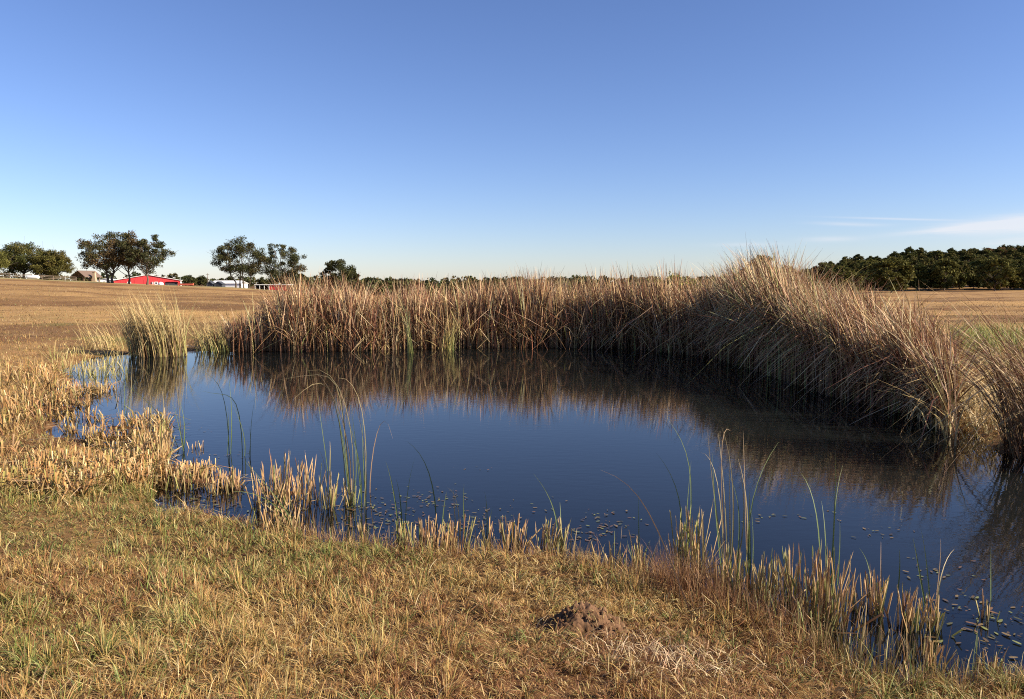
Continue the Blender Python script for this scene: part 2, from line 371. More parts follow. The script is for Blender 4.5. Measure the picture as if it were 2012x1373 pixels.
# ------------------------------------------------------------------ trees
LEAF_DK = [(.040, .050, .018), (.055, .060, .020), (.075, .070, .022), (.10, .070, .028)]
def tube(path, radii, sides=6):
    path = np.asarray(path, float); n = len(path); V = []; Q = []
    for i in range(n):
        d = path[min(i + 1, n - 1)] - path[max(i - 1, 0)]; d /= np.linalg.norm(d) + 1e-9
        u = np.cross(d, [.3, .9, .2]); u /= np.linalg.norm(u) + 1e-9; v = np.cross(d, u)
        an = np.linspace(0, 2 * math.pi, sides, endpoint=False)
        V.append(path[i] + radii[i] * (np.cos(an)[:, None] * u + np.sin(an)[:, None] * v))
    for i in range(n - 1):
        for k in range(sides):
            Q.append((i * sides + k, i * sides + (k + 1) % sides, (i + 1) * sides + (k + 1) % sides, (i + 1) * sides + k))
    V = np.concatenate(V)
    return V, np.array(Q)
def join2(lst):
    off = 0; Vs, Qs = [], []
    for V, Q in lst: Vs.append(V); Qs.append(Q + off); off += len(V)
    return np.concatenate(Vs), np.concatenate(Qs)
def tree_meshes(seed, H, W, cb=.3, ncl=26, nleaf=300, ls=.22, tr=.28, stems=((0, 0),), pal=LEAF_DK, palw=None, flat=.75, crmul=1.0, shape=.5, depth=1.0):
    g = np.random.default_rng(seed)
    zc = (cb + 1) / 2 * H; hz = (1 - cb) / 2 * H * .93
    cl = []
    tries = 0
    while len(cl) < ncl and tries < 4000:
        tries += 1
        v = g.normal(size=3); v /= np.linalg.norm(v); rr = g.uniform(.35, 1.0) ** .5
        pz = v[2] * rr * hz; wz = (W / 2) * (1.0 if pz < 0 else 1 - .25 * (pz / hz))
        cpos = np.array([v[0] * rr * wz * .86, v[1] * rr * wz * .86 * depth, zc + pz * .9])
        cr = W * .125 * g.uniform(.7, 1.25) * crmul
        if all(np.linalg.norm(cpos - q_[0]) > shape * (cr + q_[1]) for q_ in cl): cl.append((cpos, cr))
    tub = []
    for si, (sx, sy) in enumerate(stems):
        top = np.array([sx * 2.2 + g.normal(0, .03 * W), sy * 1.5, H * g.uniform(.68, .8)]); base = np.array([sx, sy, -.15])
        tt = np.linspace(0, 1, 7); path = base + (top - base) * tt[:, None]; path[1:-1, :2] += g.normal(0, .016 * H, (5, 2))
        rad = tr * (1 - .8 * tt); rad[0] *= 1.4
        tub.append(tube(path, rad, 8))
        for ci, (cpos, cr) in enumerate(cl):
            if len(stems) > 1 and ci % len(stems) != si: continue
            s0 = np.clip(g.uniform(.45, .8) * cpos[2] / H, .22, .9); k = s0 * 6; i0 = int(k); st = path[i0] + (path[min(i0 + 1, 6)] - path[i0]) * (k - i0)
            end = cpos; mid = (st + end) / 2 + np.array([0, 0, -.06 * np.linalg.norm(end - st)]) + g.normal(0, .03 * W, 3)
            u = np.linspace(0, 1, 5)[:, None]; bp_ = (1 - u) ** 2 * st + 2 * u * (1 - u) * mid + u * u * end
            r0 = tr * .42 * (1 - s0 * .5); tub.append(tube(bp_, np.linspace(r0, .03, 5), 5))
            for _ in range(2):
                e2 = cpos + g.normal(0, cr * .6, 3); tub.append(tube(np.array([bp_[3], (bp_[3] + e2) / 2 + g.normal(0, .1, 3), e2]), [.05, .035, .015], 4))
    TV, TQ = join2(tub)
    Vs, Cs = [], []
    pal_ = np.array(pal); pw = None if palw is None else np.array(palw) / sum(palw)
    for cpos, cr in cl:
        n = int(nleaf * g.uniform(.7, 1.2))
        # sub-sprays make uneven, gappy clumps
        ns = 7; sub = g.normal(size=(ns, 3)); sub = unit(sub) * g.uniform(.4, 1., (ns, 1)) * cr; sub[:, 2] *= flat
        which = g.integers(0, ns, n)
        P = cpos + sub[which] + np.clip(g.normal(0, cr * .28, (n, 3)), -cr * .46, cr * .46) * np.array([1, 1, .7])
        nrm = unit(g.normal(size=(n, 3)) + np.array([0, 0, .5])); u = unit(np.cross(nrm, g.normal(size=(n, 3)))); v = np.cross(nrm, u)
        s = ls * g.uniform(.6, 1.4, n)[:, None]
        quad = np.stack([P - u * s, P + v * s * .55, P + u * s, P - v * s * .55], 1)
        base = pal_[g.choice(len(pal_), p=pw)]
        col = (base * .6 + pal_[g.choice(len(pal_), n, p=pw)] * .4) * (1 + g.normal(0, .22, (n, 1)))
        Vs.append(quad.reshape(-1, 3)); Cs.append(np.repeat(np.clip(col, .008, .6), 4, 0))
    LV = np.concatenate(Vs); LC = np.concatenate(Cs); LQ = np.arange(len(LV)).reshape(-1, 4)
    tm = raw_mesh('trunk', TV, [TQ], None, [M_bark], True); cm = raw_mesh('crown', LV, [LQ], LC, [M_leaf])
    both = (np.concatenate([TV, LV]), [TQ, LQ + len(TV)], np.concatenate([np.full((len(TV), 3), .08), LC]), np.concatenate([np.zeros(len(TQ), int), np.ones(len(LQ), int)]))
    return tm, cm, both
def put_tree(name, label, loc, tm, cm, rz=0, sc_=1., group=None, cat='tree'):
    o = empty(name, loc, rz); o.scale = (sc_,) * 3 if isinstance(sc_, (int, float)) else sc_
    tag(o, label, cat, group); link_obj('trunk', tm, o); link_obj('crown', cm, o)
    return o
def gz(x, y): return float(terrain(np.array([x]), np.array([y]))[0])
def ground_at(px, D):
    x = at_d(px, 557, D).x; return Vector((x, D, gz(x, D)))
def tree_px(name, label, px, D, top, wpx, seed, group=None, **kw):
    if D > 100: kw['ls'] = kw['ls'] * .76; kw['nleaf'] = int(kw['nleaf'] * 1.5)
    loc = ground_at(px, D); H = at_d(px, top, D).z - loc.z; W = wpx * 1.12 / F * D; H *= 1.03
    tm, cm, _ = tree_meshes(seed, H, W, **kw)
    return put_tree(name, label, loc, tm, cm, 0, 1., group)
OAKP = [(.045, .052, .022), (.060, .060, .024), (.085, .066, .030), (.12, .075, .035)]
tree_px('oak_tree', 'broad open crowned oak with two joined pale trunks before the red barn', 216, 165, 453, 122, 11, 'oaks in front of the red barn', cb=.22, ncl=34, nleaf=300, ls=.20, tr=.27, stems=((-.35, 0), (.42, .2)), pal=OAKP, crmul=.86, shape=.62)
tree_px('oak_tree', 'oak with thin single trunk, middle of the three by the red barn', 253, 168, 455, 84, 12, 'oaks in front of the red barn', cb=.24, ncl=26, nleaf=270, ls=.20, tr=.22, pal=OAKP, palw=[2, 2, 2, 2], crmul=.95, shape=.6)
tree_px('oak_tree', 'dark oak with straight slim trunk in front of the barn windows', 289, 163, 457, 86, 13, 'oaks in front of the red barn', cb=.20, ncl=30, nleaf=290, ls=.20, tr=.20, pal=OAKP, palw=[3, 3, 1, 1], crmul=.95, shape=.6)
tree_px('oak_tree', 'tall dark oak on several slim trunks beside the white shed', 474, 175, 470, 100, 14, 'oaks by the white shed', cb=.24, ncl=34, nleaf=290, ls=.2, tr=.17, stems=((-1.3, 0), (-.4, .4), (.6, -.2), (1.5, .2)), pal=OAKP, palw=[3, 2, 1, 0], crmul=.95, shape=.55)
tree_px('oak_tree', 'rounded oak with spreading fine branches above the red carport', 554, 178, 478, 96, 15, 'oaks by the white shed', cb=.14, ncl=36, nleaf=250, ls=.2, tr=.2, pal=OAKP, palw=[3, 2, 2, 0], crmul=.85, shape=.58)
tree_px('oak_tree', 'small dark lone oak rising just behind the reed bed', 666, 185, 508, 74, 16, cb=.12, ncl=30, nleaf=330, ls=.22, tr=.2, pal=OAKP, palw=[4, 3, 0, 0], crmul=1.0, shape=.55)
GRP = [(.055, .065, .020), (.075, .078, .022), (.10, .085, .026)]
tree_px('oak_tree', 'large dense domed oak behind the rail fence by the propane tank', 48, 225, 477, 100, 17, 'dense oaks behind the rail fence', cb=.12, ncl=46, nleaf=320, ls=.26, tr=.35, pal=GRP, crmul=1.05, shape=.42)
tree_px('oak_tree', 'lower dense oak touching the large domed oak beside the pavilion', 103, 222, 493, 76, 18, 'dense oaks behind the rail fence', cb=.08, ncl=40, nleaf=320, ls=.26, tr=.28, pal=[(.09, .085, .022), (.12, .095, .028), (.075, .07, .02)], crmul=1.1, shape=.42)
tree_px('oak_tree', 'yellow green tree at the far end of the rail fence', -22, 205, 492, 84, 19, 'dense oaks behind the rail fence', cb=.3, ncl=26, nleaf=320, ls=.24, tr=.25, pal=[(.13, .12, .03), (.10, .10, .028)], crmul=1.1)
tree_px('yellow_bush', 'yellow green leafy bush showing over the reed bed tops', 1328, 62, 543, 120, 20, cb=.02, ncl=40, nleaf=260, ls=.09, tr=.05, stems=((-.4, 0), (.3, .2), (0, -.2)), pal=[(.22, .22, .04), (.17, .19, .04)], crmul=1.0)['category'] = 'bush'
tree_px('oak_tree', 'brownish oak rising behind the tallest leaning reeds', 1492, 150, 499, 78, 21, cb=.12, ncl=30, nleaf=300, ls=.2, tr=.2, pal=[(.09, .08, .03), (.11, .085, .035)], crmul=1.0, shape=.45)
bgp = [(.05, .055, .02), (.075, .07, .025), (.06, .06, .02)]
BT = [tree_meshes(40 + i, 10, 11 + i, cb=.06, ncl=26, nleaf=170, ls=.45, tr=.22, pal=bgp, crmul=1.1, shape=.42) for i in range(3)]
for i, (px, D, top, lab) in enumerate([(375, 380, 540, 'low rounded tree standing past the end of the red barn'), (397, 385, 541, 'thin leaved tree beside the tall pole'), (346, 420, 545, 'small round tree behind the right end of the red barn roof'.replace('right ', 'low ')),
                                      (206, 430, 546, 'small green tree behind the white metal wing'), (435, 430, 546, 'low tree behind the ridge of the white shed'), (455, 425, 543, 'rounded tree over the white shed roof'),
                                      (515, 420, 544, 'dark tree behind the red carport roof'), (535, 430, 547, 'low tree past the red carport'), (590, 420, 548, 'low tree past the rounded oak'), (153, 300, 533, 'dark tree behind the pavilion roof'), (620, 400, 549, 'low dark tree near the lone oak')]):
    loc = ground_at(px, D); H = at_d(px, top, D).z - loc.z; s = H / 10
    put_tree('distant_tree', lab, loc, BT[i % 3][0], BT[i % 3][1], i * 1.3, (s * 1.05, s * 1.05, s), 'distant trees beyond the buildings')

# wooded hill: edge trees with parts, hillside trees as single meshes, far woods as one mass
hp = [(.060, .068, .018), (.085, .084, .022), (.115, .092, .028)]
HT = [tree_meshes(60 + i, 11, 10.5, cb=.0, ncl=34, nleaf=230, ls=.36, tr=.2, pal=p_, crmul=1.08, shape=.40) for i, p_ in enumerate([hp, hp, [(.115, .105, .026), (.09, .088, .022)], [(.07, .075, .02), (.055, .06, .016)]])]
HTm = []
for tm, cm, (V, Fs, C, mi) in HT:
    HTm.append(raw_mesh('forest_tree', V, Fs, C, [M_bark, M_leaf], False, mi))
brown = tree_meshes(77, 11, 10, cb=.1, ncl=30, nleaf=220, ls=.38, tr=.2, pal=[(.16, .085, .04), (.13, .08, .035)], shape=.4)
HTm.append(raw_mesh('forest_tree', *brown[2][:3], [M_bark, M_leaf], False, brown[2][3]))
g = np.random.default_rng(5)
loc = ground_at(1752, 246); put_tree('forest_tree', 'large rounded tree standing forward of the wood at the field corner', loc, HT[2][0], HT[2][1], .4, (1.28, 1.2, 1.08), 'trees along the wood edge')
EDGE = 'dark leafy tree in the row along the field side of the wood'
px = 1560.
while px < 2330:
    D = 282 + g.uniform(-4, 8) + (0 if px > 1800 else 12); loc = ground_at(px, D); k = g.integers(0, 4); s = g.uniform(.75, 1.08)
    put_tree('forest_tree', EDGE, loc, HT[k][0], HT[k][1], g.uniform(0, 6.28), (s * g.uniform(.7, 1.2), s, s * g.uniform(.72, 1.15)), 'trees along the wood edge')
    px += g.uniform(20, 34)
loc = ground_at(1955, 272); put_tree('forest_tree', 'tallest bright topped tree of the wood edge beside the field', loc, HT[2][0], HT[2][1], 2.4, (1.2, 1.1, 1.2), 'trees along the wood edge')
cnt = 0
for D0 in (315, 345, 380, 420, 465, 515, 570, 640, 720, 800):
    px = 1500 + g.uniform(0, 20)
    while px < 2180:
        D = D0 + g.uniform(-12, 12); loc = ground_at(px, D); k = g.integers(0, 4); s = g.uniform(.7, 1.05)
        br = D0 in (570, 640) and 1935 < px < 1990
        o = link_obj('hill_tree', HTm[4 if br else k], None, loc, (0, 0, g.uniform(0, 6.28)), (s * g.uniform(.8, 1.3), s * 1.1, s * g.uniform(.85, 1.15)))
        tag(o, 'reddish brown tree among green ones on the wooded hillside' if br else 'dark green tree on the wooded hillside beyond the field', 'tree', 'trees on the wooded hillside'); cnt += 1
        px += g.uniform(.75, 1.25) * 11.5 * F / D * (.85 if px > 1580 else 1.5)
print('hill trees', cnt)
# distant woods: leaf clumps for a few hundred far crowns
def woods(rows):
    g = np.random.default_rng(8)
    Vs, Cs = [], []
    for (p0, p1, D0, D1, hm, n) in rows:
        for _ in range(n):
            px = g.uniform(p0, p1); D = g.uniform(D0, D1); x = at_d(px, 557, D).x; z = gz_tab(x, D); h = hm * g.uniform(.65, 1.15); w_ = h * g.uniform(.8, 1.2)
            m = 90; v = g.normal(size=(m, 3)); v = unit(v) * g.uniform(.5, 1, (m, 1)) ** .6
            P = np.stack([x + v[:, 0] * w_ * .5, D + v[:, 1] * w_ * .5, z + h * .52 + v[:, 2] * h * .48], 1)
            nrm = unit(g.normal(size=(m, 3)) + np.array([0, 0, .5])); u = unit(np.cross(nrm, g.normal(size=(m, 3)))); vv = np.cross(nrm, u); s = .085 * h * g.uniform(.7, 1.5, m)[:, None]
            Vs.append(np.stack([P - u * s, P + vv * s, P + u * s, P - vv * s], 1).reshape(-1, 3))
            base = np.array([(.045, .055, .02), (.06, .065, .022), (.085, .07, .03)])[g.integers(0, 3)]
            Cs.append(np.repeat(np.clip(base * (1 + g.normal(0, .2, (m, 1))), .01, .5), 4, 0))
    V = np.concatenate(Vs); return raw_mesh('distant_woods', V, [np.arange(len(V)).reshape(-1, 4)], np.concatenate(Cs), [M_leaf])
def gz_tab(x, y): return float(table_z(np.array([x]), np.array([y]))[0][0])
me = woods([(560, 1620, 285, 330, 6.5, 190), (560, 1650, 600, 760, 9.5, 190), (-500, 700, 520, 700, 8, 150), (900, 1250, 900, 1000, 12, 60), (1560, 2300, 292, 320, 3.6, 130)])
tag(link_obj('distant_woods', me), 'low dark band of distant woods along the horizon behind the reeds', 'woods', kind='stuff')

# ------------------------------------------------------------------ buildings
def prism(name, outline, y0, y1, mat, parent):
    """outline in x,z extruded along y"""
    n = len(outline); V = [(x, y0, z) for x, z in outline] + [(x, y1, z) for x, z in outline]
    me = bpy.data.meshes.new(name); me.from_pydata(V, [], [list(range(n)), list(range(2 * n - 1, n - 1, -1))] + [[i, i + n, (i + 1) % n + n, (i + 1) % n] for i in range(n)])
    me.materials.append(mat); me.update()
    import bmesh
    b_ = bmesh.new(); b_.from_mesh(me); bmesh.ops.recalc_face_normals(b_, faces=b_.faces); b_.to_mesh(me); b_.free()
    return link_obj(name, me, parent)
def box(name, x0, x1, y0, y1, z0, z1, mat, parent): return prism(name, [(x0, z0), (x1, z0), (x1, z1), (x0, z1)], y0, y1, mat, parent)
def slab_roof(name, w, zr, ze, y0, y1, mat, parent, over=.5, th=.22):
    """one gable roof sheet, both slopes, with overhang"""
    s = (zr - ze) / w; xo = w + over; zo = ze - s * over
    return prism(name, [(-xo, zo), (0, zr), (xo, zo), (xo, zo + th), (0, zr + th), (-xo, zo + th)], y0, y1, mat, parent)
DB = 400.; k = DB / F
bx = ground_at(291, DB); barn = empty('red_barn', bx, math.radians(27)); hw = 60 * k
zz = lambda row, D: CAMZ + (ROWH - row) / F * D
ze, zr = zz(551, DB) - bx.z, zz(540, DB) - bx.z
prism('wall', [(-hw, -.4), (hw, -.4), (hw, ze), (0, zr), (-hw, ze)], 0, 38, M_red, barn)
slab_roof('roof', hw, zr + .02, ze + .02, -.7, 38.5, M_white, barn, .6, .2)
for i in range(27):                                                      # board seams of the red siding
    x = -hw + 1 + i * (2 * hw - 2) / 26; top = zr - abs(x) * (zr - ze) / hw - .1
    if top > .5: box('board', x - .05, x + .05, -.06, -.002, 0, top, M_red, barn)
for px_ in (258, 297, 305.5):
    x = (px_ - 291) * k; wv = box('window', x - .85, x + .85, -.12, -.003, .35, 1.75, M_white, barn); box('pane', x - .5, x + .5, -.16, -.121, .6, 1.5, M_glass, wv)
box('door_opening_shade', 8.0, 14.2, -.10, -.003, -.3, 1.45, M_dark, barn)  # flat dark slab on the wall stands for the shaded opening
aw = prism('awning', [(7.6, 1.35), (8.6, 2.05), (13.8, 2.05), (14.8, 1.35), (14.6, 1.35), (13.7, 1.85), (8.7, 1.85), (7.8, 1.35)], -1.2, -.11, M_red, barn)
box('corner_trim', hw - .5, hw + .12, -.15, .5, -.3, ze, M_white, barn)
box('door_panel', -6.4, -2.2, -.14, -.003, -.2, 2.9, M_red, barn); box('door_panel', -2.1, 2.1, -.14, -.003, -.2, 2.9, M_red, barn)
tag(barn, 'long low red barn with shallow white roof and white framed windows', 'barn')
# white tank by barn wall
def lathe_mesh(name, prof, mat, seg=16, axis='z'):
    V = []; Q = []
    for r_, z_ in prof:
        for i in range(seg):
            a_ = 2 * math.pi * i / seg; p_ = (r_ * math.cos(a_), r_ * math.sin(a_), z_)
            V.append(p_ if axis == 'z' else (p_[2], p_[0], p_[1]))
    for j in range(len(prof) - 1):
        for i in range(seg): Q.append((j * seg + i, j * seg + (i + 1) % seg, (j + 1) * seg + (i + 1) % seg, (j + 1) * seg + i))
    return raw_mesh(name, V, [np.array(Q)], None, [mat], True)
tl = ground_at(316, 392); tk = empty('water_tank', tl); link_obj('tank_body', lathe_mesh('tank_body', [(.01, 0), (1.1, .02), (1.25, .2), (1.25, 1.2), (1.0, 1.5), (.3, 1.75), (.01, 1.78)], M_white), tk)
link_obj('lid', lathe_mesh('lid', [(.28, 1.7), (.28, 1.9), (.01, 1.92)], M_white), tk)
tag(tk, 'round white water tank standing by the red barn wall', 'tank')
# white metal wing
wl = ground_at(207, 425); wing = empty('white_shed', wl, math.radians(14)); kk = 425 / F
prism('wall', [(-5, -.4), (5, -.4), (5, 1.5), (0, 2.6), (-5, 1.5)], -2, 18, M_white, wing); slab_roof('roof', 5, 2.62, 1.52, -2.5, 18.5, M_white, wing, .4, .12)
for x in (-2.6, 0, 2.6): box('window', x - .5, x + .5, -2.06, -2.003, .5, 1.1, M_glass, wing)
tag(wing, 'small white metal shed behind the trunks next to the red barn', 'shed')
# red long low thing
rl = ground_at(365, 350); rt = empty('feed_bunk', rl); kk = 350 / F
zt = zz(557, 350) - rl.z; zb_ = zt - .75
prism('trough', [(-3.4, zb_), (3.4, zb_), (3.5, zt), (-3.5, zt)], -.6, .6, M_orange, rt)
box('rim', -3.55, 3.55, -.68, .68, zt + .002, zt + .1, M_orange, rt)
for x in (-2.8, 0, 2.8): box('leg', x - .08, x + .08, -.4, .4, -.2, zb_ - .002, M_dark, rt)
tag(rt, 'long low faded red feed bunk past the end of the barn', 'trough')
# white shed with two dark gabled sheds
D = 330.; sl = ground_at(446, D); sh = empty('white_shed', sl, 0); kk = D / F; zt = zz(551.5, D) - sl.z; zev = zz(557, D) - sl.z
L0, L1 = (412 - 446) * kk, (474 - 446) * kk
box('wall', L0, L1, .4, 8, -.4, zev, M_white, sh)
V = [(L0 - .3, 0, zev), (L1 + .3, 0, zev), (L1 - 1.0, 4.2, zt), (L0 + .6, 4.2, zt), (L0 - .3, 8.4, zev), (L1 + .3, 8.4, zev)]
me = bpy.data.meshes.new('roof'); me.from_pydata(V + [(x, y, z + .12) for x, y, z in V], [], [(0, 1, 2, 3), (3, 2, 5, 4), (6, 7, 8, 9), (9, 8, 11, 10), (0, 1, 7, 6), (1, 2, 8, 7), (2, 5, 11, 8), (5, 4, 10, 11), (4, 3, 9, 10), (3, 0, 6, 9)]); me.materials.append(M_white); me.update(); link_obj('roof', me, sh)
for i in range(6):
    x = L0 + 1 + i * (L1 - L0 - 2) / 5; box('roof_seam', x - .04, x + .04, -.02, .02, zev + .13, zev + .2, M_white, sh)
tag(sh, 'long white metal shed with bright white roof behind slim trunks', 'shed')
for px_, hwp, lab in ((412, 6, 'smaller dark gabled hut before the white shed, beside the pole'), (428.5, 8, 'larger dark gabled hut before the long white shed')):
    D = 318.; o0 = ground_at(px_, D); kk = D / F; hu = empty('dark_hut', o0); hw_ = hwp * kk; za, zb2 = zz(553, D) - o0.z, zz(558, D) - o0.z
    prism('wall', [(-hw_, -.3), (hw_, -.3), (hw_, zb2), (0, za), (-hw_, zb2)], 0, 3.5, M_grey, hu); slab_roof('roof', hw_, za + .02, zb2 + .02, -.3, 3.8, M_grey, hu, .25, .1)
    box('door', -.5, .5, -.05, -.003, -.2, min(1.7, zb2), M_dark, hu)
    tag(hu, lab, 'hut', 'dark huts by the white shed')
pl = ground_at(408.5, 322); po = empty('utility_pole', pl); hp_ = zz(537, 322) - pl.z
link_obj('pole', raw_mesh('pole', *[x if i == 0 else [x] for i, x in enumerate(tube([(0, 0, -.3), (0, 0, hp_ * .5), (0, 0, hp_)], [.16, .13, .10], 8))], None, [M_rail], True), po)
box('crossarm', -.7, .7, -.06, .06, hp_ - .6, hp_ - .45, M_rail, po)
tag(po, 'tall thin grey utility pole beside the dark hut', 'pole')
# red carport
D = 260.; cl_ = ground_at(533, D); cp = empty('red_carport', cl_); kk = D / F; zt = zz(558.5, D) - cl_.z; X = lambda p_: (p_ - 533) * kk
box('roof', X(500), X(566), -.3, 6, zt - .22, zt, M_white, cp); box('side_panel', X(529), X(563), 0, .12, -.3, zt - .222, M_red, cp); box('back_panel', X(502), X(528.9), 5.7, 5.8, -.3, zt - .222, M_dark, cp)
box('end_panel', X(501.4), X(502), .2, 5.6, -.3, zt - .222, M_dark, cp)
for p_ in (501, 510, 519, 528.2): box('post', X(p_), X(p_) + .14, -.2, -.05, -.3, zt - .222, M_white, cp)
tag(cp, 'low open red carport with white roof edge behind reed tips', 'carport')
# pavilion
D = 232.; pv0 = ground_at(166, D); pv = empty('timber_pavilion', pv0, math.radians(-16)); kk = D / F; za = zz(532.5, D) - pv0.z; zev = zz(541.5, D) - pv0.z; hw_ = 13 * kk
slab_roof('roof', hw_, za, zev, -2.4, 4.2, M_shingle, pv, .7, .14)
for x in (-hw_ + .2, hw_ - .2):
    for y in (-2.0, .9, 3.8): box('post', x - .13, x + .13, y - .13, y + .13, -.3, zev - .2, M_wood, pv)
prism('gable_truss', [(-hw_ + .1, zev - .02), (hw_ - .1, zev - .02), (0, za - .12)], 3.6, 3.75, M_wood, pv)
box('tie_beam', -hw_, hw_, -2.12, -1.9, zev - .3, zev - .06, M_wood, pv)
box('king_post', -.09, .09, -2.1, -1.92, zev - .058, za - .2, M_wood, pv)
tag(pv, 'brown timber pavilion with gabled shingle roof on open posts', 'pavilion')
ch = ground_at(186, 231); cho = empty('stone_chimney', ch); hc = zz(535, 231) - ch.z
prism('stack', [(-.55, -.2), (.55, -.2), (.45, hc * .45), (.36, hc * .5), (.36, hc), (-.36, hc), (-.36, hc * .5), (-.45, hc * .45)], -.4, .4, M_stone, cho); box('cap', -.5, .5, -.5, .5, hc + .002, hc + .15, M_stone, cho)
tag(cho, 'tan stone chimney standing at the end of the pavilion', 'chimney')
wv0 = ground_at(171.5, 236); wvo = empty('weather_vane', wv0); h1 = zz(526, 236) - wv0.z
link_obj('mast', raw_mesh('mast', *[x if i == 0 else [x] for i, x in enumerate(tube([(0, 0, -.2), (0, 0, h1)], [.06, .04], 6))], None, [M_dark], True), wvo); box('arrow', -.45, .45, -.02, .02, h1 - .35, h1 - .28, M_dark, wvo)
tag(wvo, 'thin mast with weather vane rising over the pavilion roof', 'weather vane')
# propane tank
pt = ground_at(65.5, 198); pto = empty('propane_tank', pt)
hb = .55
body = lathe_mesh('tank_body', [(.01, -1.62), (.25, -1.58), (.42, -1.42), (.5, -1.15), (.5, 1.15), (.42, 1.42), (.25, 1.58), (.01, 1.62)], M_white, 18, 'x'); ob = link_obj('tank_body', body, pto, (0, 0, hb))
link_obj('dome', lathe_mesh('dome', [(.28, 0), (.28, .12), (.2, .24), (.01, .28)], M_white), pto, (0, 0, hb + .44))
for x in (-1, 1): box('foot', x - .1, x + .1, -.3, .3, -.15, hb - .42, M_dark, pto)
tag(pto, 'white horizontal propane tank with small dome by the rail fence', 'tank')
# rail fence
fe = [(-160, 212), (-40, 212), (60, 214), (150, 222)]
fpts = [ground_at(p_, d_) for p_, d_ in fe]
fo = empty('rail_fence', fpts[2])
seg = []
for a_, b_ in zip(fpts[:-1], fpts[1:]):
    n = max(1, round((b_ - a_).length / 2.6)); seg += [a_.lerp(b_, i / n) for i in range(n)]
seg.append(fpts[-1]); seg = [Vector((s.x, s.y, gz(s.x, s.y))) for s in seg]
pm = raw_mesh('post', *[x if i == 0 else [x] for i, x in enumerate(tube([(0, 0, -.3), (0, 0, 1.25)], [.09, .08], 6))], None, [M_rail], True)
for i, s in enumerate(seg):
    link_obj('post', pm, fo, s - fpts[2])
    if i + 1 < len(seg):
        for hgt in (.45, .85, 1.2):
            a_, b_ = s - fpts[2], seg[i + 1] - fpts[2]; V, Q = tube([(a_.x, a_.y - .1, a_.z + hgt), (b_.x, b_.y - .1, b_.z + hgt)], [.06, .06], 4)
            link_obj('rail', raw_mesh('rail', V, [Q], None, [M_rail]), fo)
tag(fo, 'weathered wooden post and rail fence before the dense oaks', 'fence')

# ------------------------------------------------------------------ reed beds
RP_BASE = [(.070, .026, .013), (.11, .05, .024), (.035, .016, .010), (.15, .085, .04)]  # dark rotted wet sheaths, with shade low in the bed painted in
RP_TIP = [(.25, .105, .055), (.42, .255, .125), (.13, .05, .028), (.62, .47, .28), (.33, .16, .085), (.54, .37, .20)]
RP_GOLD = [(.52, .38, .16), (.60, .46, .22), (.40, .28, .12)]
RP_GRN = [(.17, .19, .05), (.24, .24, .07), (.12, .15, .04)]
PXP = np.array([p[0] for p in SHORE_PX[27:]]); 
top_px = [380, 480, 545, 600, 700, 900, 1100, 1250, 1350, 1430, 1480, 1530, 1570, 1620, 1700, 1800, 1870, 1930, 1990]
top_row = [640, 600, 572, 558, 560, 559, 559, 560, 550, 538, 522, 520, 538, 560, 582, 606, 650, 720, 790]
lean_px = [380, 700, 1000, 1300, 1450, 1600, 1750, 1900, 2000]
lean_v = [.26, .20, .14, .18, .28, .36, .44, .50, .52]
path = PA[28:42]; 
seglen = np.linalg.norm(path[1:] - path[:-1], axis=1); cum = np.concatenate([[0], np.cumsum(seglen)])
def along(s):
    k = np.clip(np.searchsorted(cum, s, side='right') - 1, 0, len(seglen) - 1); f = ((s - cum[k]) / seglen[k])[:, None]
    p = path[k] * (1 - f) + path[k + 1] * f; tdir = (path[k + 1] - path[k]) / seglen[k][:, None]
    return p, np.stack([-tdir[:, 1], tdir[:, 0]], 1)
def px_of(p):                                           # column of a base point
    return CX + F * p[:, 0] / (p[:, 1] * math.cos(TH) + CAMZ * math.sin(TH))
